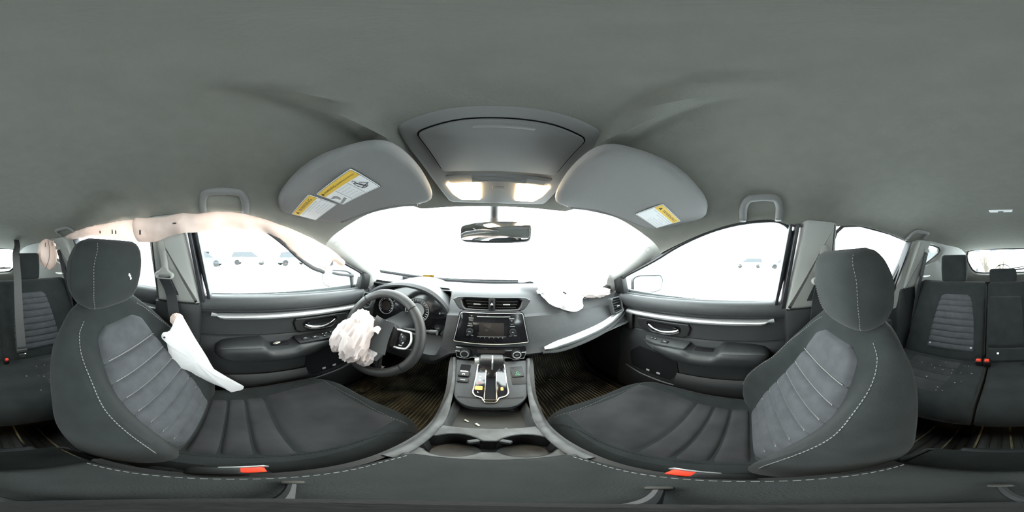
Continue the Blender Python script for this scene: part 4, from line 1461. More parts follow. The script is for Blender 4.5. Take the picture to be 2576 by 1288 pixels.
# gear selector
gs = thing('gear_selector', 'black T shaped gear selector with silver side button rising from the console', 'gear selector', pf(0, .03, 0))
tube('selector_shaft', [pf(0, .036, -.005), Vector((.006, .478, -.42)), Vector((.006, .462, -.375))], [.014, .010, .012], 'black', gs, n=12)
rings = []
for u in linspace(-1, 1, 17):
    k = max(0, 1 - abs(u)**6)**.4
    cx, hh, dd = .004 + u * .035, .019, .021
    rings.append([(cx, .452 + dd * (.55 + .45 * k) * math.copysign(abs(math.cos(a))**.8, math.cos(a)), -.338 + hh * (.55 + .45 * k) * math.copysign(abs(math.sin(a))**.8, math.sin(a))) for a in [2 * math.pi * i / 20 for i in range(20)]])
kn = loft('knob', rings, 'leather', gs)
rings = []
for z, w, d_ in ((-.345, .036, .020), (-.36, .030, .019), (-.378, .018, .016), (-.390, .013, .013)):
    rings.append([(.006 + w * math.cos(a), .455 + d_ * math.sin(a), z) for a in [2 * math.pi * i / 20 for i in range(20)]])
loft('knob_neck', rings, 'leather', gs)
tube('knob_seam', crom([(.006, .452, -.3178), (.006, .432, -.328), (.006, .430, -.345), (.006, .434, -.362)], 5), .0022, 'silver', kn, n=8)
tube('side_button', [(-.030, .450, -.340), (-.042, .449, -.341)], .011, 'silver', kn, n=14)
# switch banks either side
def cbtn(x, y, w, h, nm, m='black', dep=.006):
    return prism(nm, rrect(w, h, .003, x, y), pf, dep, m, cs, .0015, base=-.001)
prism('switch_well', rrect(.034, .036, .004, -.085, .062), pf, .0006, 'deep', cs)
b = cbtn(-.085, .032, .034, .026, 'brake_switch', 'black', .010)
prism('switch_bar', rrect(.024, .004, .001, -.085, .041), pf, .001, 'silver', b, base=.0088)
text('lettering', '(P)', .009, Fr(pf(-.085, .028, .0094), pf.ux, pf.uy), 'white', b)
b = cbtn(-.083, .002, .032, .018, 'hold_switch', 'black', .008)
text('lettering', 'HOLD', .0055, Fr(pf(-.083, .002, .0074), pf.ux, pf.uy), 'white', b)
prism('blank_panel', rrect(.042, .085, .004, .083, .030), pf, .0015, 'black', cs, .0005)
b = cbtn(.083, .034, .036, .026, 'economy_switch', 'black', .007)
text('lettering', 'ECON', .0055, Fr(pf(.083, .029, .0064), pf.ux, pf.uy), 'green', b)
tube('switch_light', [pf(.083 + .004 * math.cos(R(a)), .040 + .004 * math.sin(R(a)), .0064) for a in linspace(0, 330, 12)], .0006, 'green', b, n=5)
# tray
tw = lambda y: S(y, [(.285, .078), (.40, .082)])
tr = shell('tray_floor', lambda x, y: (.004 + x * tw(y), y, -.562 + .006 * ss(y, .36, .42)), linspace(-1, 1, 10), linspace(.285, .44, 10), .006, 'rubber', cs)
shell('tray_back', lambda x, t: (.004 + x * .084, .385 + .045 * t * (1 - t) + .02, -.565 + .075 * t), linspace(-1, 1, 10), linspace(0, 1, 6), .006, 'black', cs)
for s in (-1, 1):
    shell('tray_side', lambda y, t, s=s: (.004 + s * (.078 + .014 * t), y, -.565 + .045 * t), linspace(.285, .42, 10), linspace(0, 1, 5), .005 * s, 'grime', cs)
box('power_socket', (.050, .398, -.545), (.05, .014, .024), 'black', cs, .004)
text('lettering', 'USB', .008, Fr((.056, .3905, -.545), (1, 0, 0), (0, 0, 1)), 'inkgrey', cs)
box('socket_cap', (.020, .396, -.548), (.018, .018, .018), 'black', cs, .004)
# cup holder deck
def cupo(n=64, gx=.050, r=.043, pinch=.020):
    out = []
    for k in range(n):
        a = 2 * math.pi * k / n
        c, s_ = math.cos(a), math.sin(a)
        best = 0
        for cx in (-gx, gx):
            # ray from centre against the two circles
            b_ = c * cx
            d_ = b_ * b_ - (cx * cx - r * r)
            if d_ >= 0:
                best = max(best, b_ + math.sqrt(d_))
        t_ = pinch / max(abs(s_), 1e-6)
        out.append((best * c, best * s_) if best > t_ or t_ > .2 else (t_ * c, t_ * s_))
    return out
dk = Fr((.006, .222, -.522), (1, 0, 0), (0, 1, 0))
co = cupo()
ou = resample_angle(rrect(.204, .142, .012, 0, .002), (0, 0), 64)
ck = frame('cup_deck', ou, co, dk, .010, 'grime', cs, .003, base=-.010)
co2 = [(x * .90, y * .90) for x, y in co]
rings = [[dk(x, y, -.002) for x, y in co], [dk(x, y, -.04) for x, y in [lerp(a, b, .5) for a, b in zip(co, co2)]], [dk(x, y, -.070) for x, y in co2]]
V, F = loftVF(rings, cap=False)
F.append(tuple(128 + i for i in range(64)))
mesh('cup_well', V, F, 'black', cs, recalc=False)
for s in (-1, 1):
    prism('cup_base', circle(.036, 28, s * .046, 0), dk, .003, 'grime', cs, base=-.070)
    mesh('cup_tab', [dk(*p) for p in boxVF((s * .024, .022, -.012), (.020, .012, .018), .003, 2, rotm(0, 0, s * -30))[0]], boxVF((0, 0, 0), (.020, .012, .018), .003, 2)[1], 'dash', cs)
box('deck_lip', (.006, .160, -.510), (.19, .016, .014), 'black', cs, .004)
# armrest lid
rings = []
for y in linspace(-.128, .163, 34):
    v = (y - .0175) / .1455
    k = max(0, 1 - abs(v)**16)**.3
    hw_ = S(y, [(-.128, .094), (0, .102), (.11, .100), (.163, .088)]) * (.95 + .05 * k)
    ring = []
    for a in linspace(0, 360, 45)[:-1]:
        ct, st_ = math.cos(R(a)), math.sin(R(a))
        ring.append((.006 + hw_ * math.copysign(abs(ct)**.28, ct), y, -.500 + .022 * math.copysign(abs(st_)**.45, st_) * (.5 + .5 * k)))
    rings.append(ring)
lid = loft('armrest_lid', rings, 'armrest', cs, angle=50)
for s in (-1, 1):
    dashes('stitching', [(.006 + s * (S(y, [(-.128, .094), (0, .102), (.11, .100), (.163, .088)]) - .0075), y, -.4815) for y in linspace(-.118, .150, 40)], 'thread', lid, .005, .003, .0008)
box('storage_box', (.006, .015, -.70), (.176, .27, .36), 'black', cs, .01)
# rear face of the console with its lipped cover
shell('rear_cover', lambda x, t: (.006 + x * (.098 + .016 * t), -.122 - .115 * t**.8, -.528 - .125 * t), linspace(-1, 1, 12), linspace(0, 1, 10), .012, 'armrest', cs)
tube('rear_lip', crom([(-.116, -.15, -.60), (-.122, -.22, -.655), (-.108, -.243, -.660), (0, -.252, -.660), (.120, -.243, -.660), (.134, -.22, -.655), (.128, -.15, -.60)], 6), .006, 'dash', cs, n=8)
box('rear_box', (.006, -.20, -.78), (.22, .10, .24), 'black', cs, .015, 3)
box('rear_vent_hood', (.006, -.275, -.80), (.20, .10, .03), 'door', cs, .012, 3)
for s in (-1, 1):
    prism('rear_vent', rrect(.07, .05, .008, s * .05, 0), Fr((.006, -.252, -.725), (-1, 0, 0), (0, 0, 1)), .004, 'deep', cs, .001)

# ------------------------------------------------------------------ overhead console with its two lit reading lamps
oc = thing('overhead_console', 'grey overhead console with closed glasses box and two glowing reading lamps', 'overhead console', (.01, .36, .18))
of = Fr((.012, .205, .262), (1, 0, 0), (0, .965, -.262))       # normal looks up; parts hang below it
if of.n.z > 0:
    dn = -1
oo = roundpoly([(-.158, .000), (-.08, -.012), (.08, -.012), (.158, .000), (.170, .055), (.165, .20), (.150, .305), (.06, .318), (-.06, .318), (-.150, .305), (-.165, .20), (-.170, .055)], [.02, .06, .06, .02, .04, .05, .02, .06, .06, .02, .05, .04], 4)
oi = roundpoly([(-.136, .028), (-.07, .014), (.07, .014), (.136, .028), (.128, .155), (.06, .162), (-.06, .162), (-.128, .155)], [.016, .05, .05, .016, .016, .05, .05, .016], 4)
bo = prism('console_body', oo, of, .022 * dn, 'console_up', oc, .010, base=.010)
gp = prism('door_gap', oi, of, .0012 * dn, 'deep', oc, base=.010 + .022 * dn)
gd = prism('glasses_door', inset(oi, .0028), of, .0085 * dn, 'console_up', oc, .003, base=.010 + .020 * dn)
hl = [of(x, .034 + .10 * x * x - .004, .010 + .0285 * dn) for x in linspace(-.045, .045, 14)]
tube('door_grip', hl, .0045, 'console_up', gd, n=8, flat=(.5, 1.2), up=(0, 0, 1))
pn = roundpoly([(-.128, .172), (.128, .172), (.120, .205), (-.120, .205)], .008, 3)
mp = prism('microphone_panel', pn, of, .004 * dn, 'console_up', oc, .001, base=.010 + .021 * dn)
for k in range(5):
    V, F = boxVF((0, 0, 0), (.13, .0028, .003), .0006, 1)
    mesh('grille_bar', [of(p[0], .178 + k * .0052 + p[1], .010 + .026 * dn + p[2]) for p in V], F, 'console_up', mp)
prism('sensor_cover', rrect(.05, .018, .003, .088, .190), of, .001 * dn, 'console_up', mp, base=.010 + .0248 * dn)
for sg in (-1, 1):
    lp = roundpoly([(sg * .046, .208), (sg * .134, .204), (sg * .126, .252), (sg * .108, .284), (sg * .050, .288)], .008, 4)
    lamp = prism('reading_lamp', lp, of, .007 * dn, 'lampglow', oc, .003, base=.010 + .020 * dn)
    lamp['label'] = 'glowing warm lamp lens'
rb = prism('lamp_switch', rrect(.034, .010, .005, 0, .230), of, .005 * dn, 'console_up', oc, .0015, base=.010 + .021 * dn)

# ------------------------------------------------------------------ sun visors
def visor(s, side):
    v = thing('sun_visor', 'grey folded sun visor above the %s seat with %s' % (side, 'two yellow and white warning labels' if s < 0 else 'one yellow and white warning label'), 'sun visor', (s * .36, .26, .15), group='sun visors')
    out = roundpoly([(.150, .190), (.30, .140), (.47, .118), (.560, .150), (.590, .225), (.560, .300), (.535, .352), (.50, .376), (.35, .405), (.215, .430), (.165, .420), (.150, .375), (.140, .280)], [.035, .2, .06, .05, .05, .04, .02, .03, .2, .03, .03, .05, .08], 4)
    def zt(x, y):
        return S(y, [(.10, .214), (.20, .204), (.30, .186), (.43, .160)]) - .055 * ss(x, .25, .62)
    n = len(out)
    rings = []
    for k, (ins, dz) in enumerate(((.010, .012), (.002, .008), (0, .002), (.001, -.005), (.006, -.010), (.016, -.0125))):
        q = inset(out, ins)
        rings.append([(s * x, y, zt(x, y) + dz) for x, y in q])
    # fill the lower and upper faces with shrinking rings so they follow the slope
    c = (.355, .275)
    def fill(ring2d, dz, steps):
        return [[(s * x, y, zt(x, y) + dz) for x, y in [lerp(p, c, t) for p in ring2d]] for t in steps]
    rings += fill(inset(out, .016), -.013, (.25, .5, .75, .97))
    rings = list(reversed(fill(inset(out, .010), .012, (.25, .5, .75, .97)))) + rings
    body = loft('visor_panel', rings, 'visor', v)
    # seam bead along the leading edge
    def pt(x, y, d=.0135):
        return Vector((s * x, y, zt(x, y) - d))
    tube('edge_bead', [pt(x, y, .010) for x, y in ((.50, .374), (.42, .392), (.35, .403), (.28, .416), (.215, .428))], .003, 'visor', body, n=6)
    tube('pivot_rod', crom([(s * .585, .20, zt(.585, .20)), (s * .60, .26, zt(.6, .26) + .01), (s * .59, .33, zt(.59, .33) + .02)], 5), .006, 'trim', v, n=8)
    tube('inner_clip', [(s * .215, .430, zt(.215, .43)), (s * .205, .455, zt(.2, .45) + .015)], .007, 'trim', v, n=8)
    def label(x0, x1, y0, y1, kind):
        # text up points to the rear of the car, reading direction as seen from below facing forward
        a, b = Vector(pt(x0, y0)), Vector(pt(x1, y0))
        cc = (Vector(pt(x0, y0)) + Vector(pt(x1, y1))) / 2 + Vector((0, 0, -.0010))
        ux = (Vector(pt(x1, y0)) - Vector(pt(x0, y0))) * (1 if x1 * s > x0 * s else -1)
        uy = (Vector(pt(x0, y0)) - Vector(pt(x0, y1)))
        fr = Fr(cc, ux, uy)
        w, h = abs(x1 - x0), abs(y1 - y0)
        lb = prism('warning_label', rrect(w, h, .004), fr, .0008, 'white', v, base=-.0002)
        lb['label'] = 'yellow and white warning label'
        prism('label_border', rrect(w - .004, h - .004, .003), fr, .0002, 'ink', lb, base=.0006)
        prism('label_field', rrect(w - .006, h - .006, .0026), fr, .0002, 'white', lb, base=.0007)
        prism('yellow_band', rrect(w - .006, h * .27, .001, 0, h * .33), fr, .0003, 'yellow', lb, base=.0008)
        T = lambda tx, sz, x, y, m_='ink', al='CENTER', sx=1.0: text('lettering', tx, sz, Fr(fr(x, y, .0009), fr.ux, fr.uy), m_, lb, .0004, al, sx)
        tx_, tr_ = (-w * .36, .008) if kind == 'a' else (-w * .43, .0062)
        prism('warning_triangle', [(tx_ + tr_ * math.cos(R(90 + 120 * k)), h * .325 + tr_ * math.sin(R(90 + 120 * k))) for k in range(3)], fr, .0003, 'ink', lb, base=.0011)
        if kind == 'a':
            T('WARNING', .017, w * .08, h * .33, sx=1.05)
            T('EVEN WITH ADVANCED AIR BAGS', .0068, 0, h * .13, 'inkgrey')
            for k, tx in enumerate(('Children can be killed or seriously injured', 'by the air bag', 'The back seat is the safest place', 'Never put a rear-facing seat in front', 'Always use seat belts and restraints')):
                T(tx, .0052, w * .16, h * (.04 - .105 * k), 'inkgrey')
        else:
            T('WARNING:', .0105, -w * .19, h * .33)
            T('HIGHER ROLLOVER RISK', .0058, w * .23, h * .325)
            for k, tx in enumerate(('Avoid Abrupt Maneuvers', 'and Excessive Speed.', 'Always Buckle Up.', 'See Owner\'s Manual', 'For Further Information.')):
                T(tx, .0044, w * .005, h * (.12 - .125 * k), 'inkgrey')
            for xx in (-.17, .18):
                prism('label_rule', rrect(.0008, h * .62, .0003, w * xx, -h * .14), fr, .0002, 'ink', lb, base=.0010)
            # tipping car pictogram
            prism('pictogram', [(-.058 + x * .011, -.008 + y * .011) for x, y in ((-1, .9), (.9, 1.1), (1.4, .3), (1.1, -.9), (.4, -1.3), (.2, .1), (-.3, .2))], fr, .0002, 'inkgrey', lb, base=.0010)
            prism('pictogram', [(-.072, -.034), (-.034, -.020), (-.034, -.030), (-.066, -.040)], fr, .0002, 'inkgrey', lb, base=.0010)
            # belted figure pictogram
            tube('pictogram', [fr(x * .85 - .003, y, .0012) for x, y in ((.046, .012), (.052, .014), (.054, .008), (.050, .004), (.044, .006), (.042, -.010), (.050, -.026), (.066, -.024), (.074, -.012), (.060, .0))], .0007, 'ink', lb, n=5)
            tube('pictogram', [fr(x * .85 - .003, y, .0013) for x, y in ((.049, .006), (.062, -.024))], .0016, 'ink', lb, n=5)
            tube('pictogram', [fr(x * .85 - .003, y, .0013) for x, y in ((.044, -.022), (.060, -.018), (.078, -.014))], .0010, 'ink', lb, n=5)
    if s < 0:
        label(.405, .545, .190, .285, 'a')
        label(.250, .395, .208, .300, 'b')
    else:
        label(.400, .530, .235, .335, 'a')
    return v
visor(-1, 'driver')
visor(1, 'passenger')

# ------------------------------------------------------------------ rear-view mirror
mr = thing('rearview_mirror', 'wide rear-view mirror hanging from the windshield below the lamps', 'mirror', (.003, .545, .05))
mf = Fr((.003, .540, .082), (.965, -.24, 0), (0, .10, 1))          # normal turns to the cabin
mo = roundpoly([(-.124, .026), (-.06, .036), (.06, .036), (.124, .026), (.122, -.030), (.05, -.036), (-.05, -.036), (-.122, -.030)], [.016, .05, .05, .016, .018, .05, .05, .018], 4)
dn2 = 1 if mf.n.y < 0 else -1
hs = prism('mirror_housing', mo, mf, .026 * dn2, 'black', mr, .006, base=-.024 * dn2)
prism('mirror_glass', inset(mo, .004), mf, .0012 * dn2, 'mirror', mr, .0004, base=.002 * dn2)
tube('mirror_stalk', crom([(.003, .565, .112), (.003, .575, .140), (.003, .578, .180), (.003, .574, .200)], 5), .0165, 'black', mr, n=12, flat=(.9, 1.0))
tube('ball_joint', [(.003, .560, .100), (.003, .568, .128)], .017, 'dash', mr, n=14)

# ------------------------------------------------------------------ grab handles
def grab(s, y0, y1, label, m='headliner'):
    yc = (y0 + y1) / 2
    g = thing('grab_handle', label, 'grab handle', (s * .55, yc, S(yc, ZE)), group='roof grab handles')
    def hp(y, t):
        # t 0: base near the window edge, 1: bar up on the roof slope
        e = S(y, ZE)
        x = (xs(y, e) - .012) - .062 * t
        return Vector((s * (x - .018), y, zhead(x, y) - .018))
    pts = [hp(y0, -.05), hp(y0 + .004, .5), hp(y0 + .020, .92), hp(lerp((y0,), (y1,), .35)[0], 1.0), hp(lerp((y0,), (y1,), .65)[0], 1.0), hp(y1 - .020, .92), hp(y1 - .004, .5), hp(y1, -.05)]
    tube('grip', crom(pts, 6), .0125, 'console_up', g, n=12, flat=(.75, 1.1), up=(-s * .6, 0, -.8))
    for y in (y0, y1):
        c = hp(y, -.05)
        box('hinge_block', tuple(c + Vector((s * .012, 0, .004))), (.030, .026, .032), 'console_up', g, .006)
    return g
grab(-1, -.118, .032, 'grey roof grab handle above the front driver door, torn headliner beside it')
grab(1, -.108, .020, 'grey roof grab handle above the front passenger door')
grab(-1, -1.02, -.86, 'grey roof grab handle above the rear door on the driver side')
grab(1, -1.02, -.86, 'grey roof grab handle above the rear door on the passenger side')

# rear dome lamp
dl = thing('dome_lamp', 'small oblong dome lamp set in the headliner above the rear seats', 'lamp', (.016, -.90, .255))
zf = zhead(.016, -.90)
box('lamp_frame', (.016, -.90, zf - .006), (.142, .076, .016), 'black', dl, .004)
box('lamp_lens', (.016, -.90, zf - .014), (.130, .060, .014), 'white', dl, .004)
box('lamp_switch', (.016, -.90, zf - .022), (.03, .014, .006), 'black', dl, .002)

# ------------------------------------------------------------------ seat belts
def front_belt(s, label, full):
    b = thing('seat_belt', label, 'seat belt', sp(s, -.27, -.6, .08), group='front seat belts')
    dr = Vector(sp(s, -.272, -.085, .085))
    fr = Fr(dr, (0, 1, 0), n=(-s, 0, .15))
    o = roundpoly([(-.036, -.016), (.036, -.016), (.042, .006), (.020, .016), (.012, .030), (-.012, .030), (-.020, .016), (-.042, .006)], .010, 4)
    k = 1 if fr.uy.z > 0 else -1
    o = [(x, k * y) for x, y in o]
    i = resample_angle(roundpoly([(-.028, -.011), (.028, -.011), (.028, -.002), (-.028, -.002)], .004, 3), (0, -.006), 40)
    i = [(x, k * y) for x, y in i]
    oo_ = resample_angle(o, (0, -.006 * k), 40)
    ii_ = resample_angle(i, (0, -.006 * k), 40)
    frame('belt_ring', oo_, ii_, fr, .014, 'trim', b, .004)
    box('ring_arm', tuple(dr + Vector((s * .004, -.004, .055))), (.022, .028, .085), 'trim', b, .008, rot=rotm(8))
    if full:
        strap('webbing', crom([dr + Vector((-s * .006, .0, -.012)), Vector((s * .612, -.262, -.17)), Vector((s * .607, -.247, -.26)), Vector((s * .603, -.225, -.36)), Vector((s * .63, -.215, -.60)), Vector((s * .655, -.22, -.90))], 6), (0, 1, 0), .046, .003, 'belt', b)
    else:
        strap('webbing', crom([dr + Vector((-s * .006, .0, -.012)), Vector((s * .61, -.270, -.20)), Vector((s * .63, -.262, -.45)), Vector((s * .655, -.26, -.90))], 6), (0, 1, 0), .046, .003, 'belt', b)
        box('belt_tongue', (s * .598, -.175, -.44), (.012, .03, .045), 'silver', b, .004, rot=rotm(25))
    strap('webbing', [dr + Vector((s * .012, -.004, -.012)), Vector((s * .650, -.250, -.21)), Vector((s * .652, -.240, -.225))], (0, 1, 0), .046, .003, 'belt', b)
front_belt(-1, 'dark belt webbing in a grey ring on the driver side pillar', True)
front_belt(1, 'dark belt webbing in a grey ring on the passenger side pillar', False)
rb = thing('rear_centre_belt', 'long grey belt hanging from the roof across the rear bench, silver tongue at its end', 'seat belt', (-.21, -.85, -.62))
strap('webbing', crom([(-.36, -1.60, .165), (-.30, -1.30, .075), (-.238, -1.075, .005), (-.225, -.985, -.15), (-.21, -.90, -.35), (-.205, -.835, -.54)], 6), (1, 0, 0), .048, .003, 'belt_grey', rb)
box('tongue_cover', (-.205, -.828, -.565), (.058, .010, .026), 'belt_grey', rb, .004, rot=rotm(-20))
box('belt_tongue', (-.203, -.820, -.600), (.040, .008, .048), 'chrome', rb, .004, rot=rotm(-20))
box('roof_anchor', (-.36, -1.60, .178), (.10, .05, .03), 'trim', rb, .01)
for s, lab in ((1, 'dark belt running down the rear quarter trim on the passenger side'), (-1, 'dark belt running down the rear quarter trim on the driver side')):
    rb = thing('rear_side_belt', lab, 'seat belt', (s * .58, -.98, -.62), group='rear side belts')
    strap('webbing', crom([(s * .540, -1.045, .035), (s * .560, -1.02, -.08), (s * .585, -.985, -.25), (s * .600, -.945, -.45), (s * .61, -.92, -.60)], 6), (0, 1, 0), .046, .003, 'belt', rb)
    box('belt_guide', (s * .540, -1.045, .05), (.02, .06, .03), 'trim', rb, .006)
    box('belt_tongue', (s * .592, -.945, -.47), (.012, .04, .035), 'chrome', rb, .004)

# ------------------------------------------------------------------ burst airbags
def crumpled(name, C, rad, seed, m, parent, amp=.25, sc=9.0, nu=56, nv=36, shape=None, rot=None):
    V = []
    Mx = rot or Matrix.Identity(3)
    for i in range(nu):
        a = 2 * math.pi * i / nu
        for j in range(nv):
            b = -math.pi / 2 + math.pi * (j + .5) / nv
            d = Vector((math.cos(b) * math.cos(a), math.cos(b) * math.sin(a), math.sin(b)))
            # long pleats from the hub plus sharp small folds
            q = d * 1.0
            f = 1 + amp * (ridge(q.x * sc * .25 + seed, q.y * sc * .25, q.z * sc * .12, 2) - .9) * .6
            f += amp * .22 * (ridge(q.x * sc * .42 + seed * 2, q.y * sc * .42, q.z * sc * .25, 1) - .6)
            f += amp * .25 * math.copysign(abs(math.sin(5 * a + 2.5 * fbm(d.x * 2 + seed, d.y * 2, d.z * 2, 2) + d.z * 2))**.6, 1) * max(0, .9 - abs(d.z))
            p = Vector((d.x * rad[0], d.y * rad[1], d.z * rad[2])) * f
            if shape:
                p = shape(p, d)
            V.append(tuple(Vector(C) + Mx @ p))
    F = gridfaces(nu, nv, cu=True)
    F.append(tuple(i * nv for i in range(nu)))
    F.append(tuple(i * nv + nv - 1 for i in reversed(range(nu))))
    return mesh(name, V, F, m, parent, angle=28)

ab = thing('wheel_airbag', 'crumpled pinkish white airbag hanging out of the steering wheel hub', 'airbag', (-.45, .40, -.46))
def shp(p, d):
    q = p.copy()
    if d.z < -.2:
        q.x += .020 * (-.2 - d.z)
    return q
crumpled('airbag_cloth', (-.440, .398, -.326), (.082, .055, .112), 3.1, 'airbag', ab, .30, 9, 40, 24, shp, rotm(-20, 6, -30))
crumpled('airbag_fold', (-.396, .408, -.402), (.060, .034, .052), 8.7, 'airbag', ab, .36, 10, 26, 16, None, rotm(-20, -28, -30))
crumpled('airbag_fold', (-.488, .372, -.343), (.045, .036, .085), 5.4, 'airbag', ab, .30, 9, 26, 16, None, rotm(-20, 10, -30))
V, F = shellVF(lambda a, b: wf(-.045 + .095 * a, .050 - .05 * b + .01 * math.sin(a * 9), .03 + .05 * b + .012 * math.sin(a * 7 + b * 3)), linspace(0, 1, 22), linspace(0, 1, 10), .002)
mesh('airbag_flap', V, F, 'airbag', ab)
V, F = shellVF(lambda a, b: (-.395 + .045 * a * (1 - .8 * b) + .012 * b, .462 - .02 * b, -.475 - .045 * b + .006 * math.sin(a * 6)), linspace(0, 1, 12), linspace(0, 1, 8), .002)
mesh('airbag_tip', V, F, 'airbag', ab)
strap('airbag_tether', [(-.39, .435, -.44), (-.385, .452, -.462), (-.38, .458, -.478)], (1, 0, 0), .02, .002, 'airbag', ab)

pb = thing('dash_airbag', 'white deflated passenger airbag spilling over the dashboard top and face', 'airbag', (.41, .72, -.25))
def pdrape(a, b):
    x = .150 + .505 * a
    low = S(a, [(0, .30), (.08, .42), (.15, .66), (.25, .85), (.40, 1.0), (.50, .98), (.56, .74), (.62, .70), (.70, .62), (.85, .60), (.95, .50), (1, .30)])
    hgt = S(a, [(0, .01), (.12, .03), (.35, .055), (.6, .075), (.85, .105), (.95, .095), (1, .03)])
    t = b * low
    path = [(0, (.96, -.160)), (.18, (.90, -.150)), (.38, (.80, -.150)), (.52, (.738, -.168)), (.62, (.718, -.190)), (.80, (.690, -.228)), (1.0, (.662, -.262))]
    y = S(t, [(k, p[0]) for k, p in path])
    z = S(t, [(k, p[1]) for k, p in path])
    y -= .13 * ss(a, .75, 1.0) * (1 - ss(t, .1, .5))
    bulge = hgt * math.sin(math.pi * min(1, t / .62))**.8 if t < .62 else 0
    f = (ridge(x * 16, y * 13, b * 2, 3) - .9)
    z += bulge + .010 + .010 * f * (.4 + bulge * 8)
    y -= .014 + .012 * f * ss(t, .3, .6) + .012 * math.sin(x * 60 + t * 5) * ss(t, .45, .8)
    x += .010 * fbm(y * 20, z * 20, 3.3, 2)
    return (x, y, z)
V, F = shellVF(pdrape, linspace(0, 1, 80), linspace(0, 1, 44), .0025)
mesh('airbag_cloth', V, F, 'airbag_white', pb, angle=30)
crumpled('airbag_fold', (.515, .715, -.188), (.105, .042, .030), 2.2, 'airbag', pb, .30, 10, 56, 26, None, rotm(0, 4, -4))
crumpled('airbag_fold', (.28, .735, -.165), (.070, .040, .020), 6.1, 'airbag_white', pb, .30, 10, 44, 22)
for (x, y, z), rz in (((.335, .700, -.172), 60), ((.435, .672, -.206), -20)):
    box('vent_slot', (x, y, z), (.020, .004, .006), 'ink', pb, .001, rot=rotm(20, rz * .6, 0))

sb = thing('seat_side_airbag', 'flat white triangular airbag hanging between the driver seat and door', 'airbag', (-.60, -.1, -.70))
SO = [(-.215, -.258), (-.232, -.262), (-.262, -.335), (-.292, -.352), (-.300, -.378), (-.278, -.392), (-.268, -.46), (-.262, -.520), (-.268, -.548), (-.245, -.562), (-.215, -.556), (-.150, -.582), (-.06, -.640), (-.015, -.690), (.004, -.700), (.028, -.640), (-.02, -.622), (-.055, -.585), (-.085, -.52), (-.12, -.43), (-.16, -.35), (-.195, -.28)]
SO = [(p.x, p.y) for p in crom([(a, b, 0) for a, b in SO], 3, True)]
cc = (-.15, -.47)
def sbm(x, y, z):
    k = S(y, [(-.30, .83), (-.15, .90), (.03, .97)])        # the rear edge is draped over the seat bolster
    return (x * k, y * k, z * k)
rings = []
for t, d_ in ((0, 0), (.04, .006), (.2, .012), (.45, .018), (.75, .020), (.97, .021)):
    rings.append([sbm(-.597 + d_ + .004 * fbm(y * 18, z * 18, 1.1, 2), y, z) for y, z in [lerp(p, cc, t) for p in SO]])
back = []
for t, d_ in ((.97, -.014), (.75, -.013), (.45, -.011), (.2, -.008), (.04, -.004)):
    back.append([sbm(-.597 + d_, y, z) for y, z in [lerp(p, cc, t) for p in SO]])
V, F = loftVF(list(reversed(rings)) + list(reversed(back)))
mesh('airbag_cloth', V, F, 'airbag_white', sb, angle=60)
for y, z in ((-.283, -.372), (-.252, -.545)):
    tube('eyelet', [sbm(-.600, y, z), sbm(-.588, y, z)], .004, 'ink', sb, n=10)
crumpled('airbag_root', (-.560, -.215, -.262), (.012, .028, .030), 4.4, 'airbag_pink', sb, .25, 9, 30, 18)

cb = thing('curtain_airbag', 'pinkish white curtain airbag hanging along the roof edge over the driver side windows', 'airbag', (-.59, -.2, -.08))
TOP = [(-1.06, .118), (-.74, .152), (-.45, .148), (-.31, .130), (-.237, .128), (-.141, .140), (-.05, .146), (.066, .128), (.157, .104), (.255, .072), (.366, .030), (.47, -.03)]
BOT = [(-1.06, .100), (-.90, .100), (-.726, .106), (-.542, .078), (-.40, .052), (-.303, .044), (-.234, .064), (-.177, .072), (-.05, .088), (.08, .084), (.154, .046), (.25, -.026), (.33, -.066), (.385, -.086), (.392, -.03), (.47, -.060)]
def curtain(y, t):
    zt_, zb_ = S(y, TOP), S(y, BOT)
    z = zt_ + (zb_ - zt_) * t
    wav = .010 * math.sin(y * 34 + 2 * fbm(y * 5, 0, 0, 2)) * (.3 + .7 * t) + .006 * fbm(y * 30, z * 30, 2, 2)
    x = -(xs(y, z) - .028 - .060 * ss(y, -.42, -.36) * (1 - ss(y, -.19, -.13)) - .020 * math.sin(math.pi * t)**.7 - wav)
    return (x, y, z)
V, F = shellVF(curtain, linspace(-1.06, .47, 150), linspace(0, 1, 14), .003)
mesh('curtain_cloth', V, F, 'airbag_pink', cb, angle=40)
for y in (-.62, -.53, -.505, -.335):
    p = Vector(curtain(y, .6))
    box('seam_mark', tuple(p + Vector((.004, 0, 0))), (.003, .006, .022), 'ink', cb, .001)
p = Vector(curtain(-.20, .5))
box('seam_mark', tuple(p + Vector((.004, 0, 0))), (.003, .014, .005), 'ink', cb, .001)
lobe = crumpled('curtain_lobe', (-.500, -1.13, .002), (.096, .05, .118), 1.7, 'airbag_pink', cb, .10, 7, 48, 32, lambda p, d: Vector((p.x * (1 - .30 * max(0, -d.z)), p.y, p.z)), rotm(0, 10, 20))
tube('lobe_seam', crom([(-.475, -1.075, .105), (-.480, -1.066, .04), (-.478, -1.070, -.03), (-.455, -1.085, -.10)], 6), .0018, 'ink', lobe, n=6)
tube('lobe_ring', [(-.575 + .014 * math.cos(R(a)), -1.065, .068 + .014 * math.sin(R(a))) for a in linspace(0, 330, 12)], .004, 'airbag_pink', lobe, n=6, closed=True)
for x, z in ((-.452, .072), (-.505, .078)):
    box('seam_mark', (x, -1.072, z), (.004, .003, .030), 'ink', lobe, .001)
sl = thing('loose_door_seal', 'dark rubber door seal pulled loose across the driver window', 'door seal', (-.6, .3, -.11))
tube('seal_strip', crom([(-.592, .098, .092), (-.590, .152, .054), (-.594, .20, .016), (-.600, .25, -.024), (-.612, .31, -.062), (-.620, .372, -.084)], 6), .0085, 'seal', sl, n=8, flat=(1.0, .5), up=(0, 0, 1))
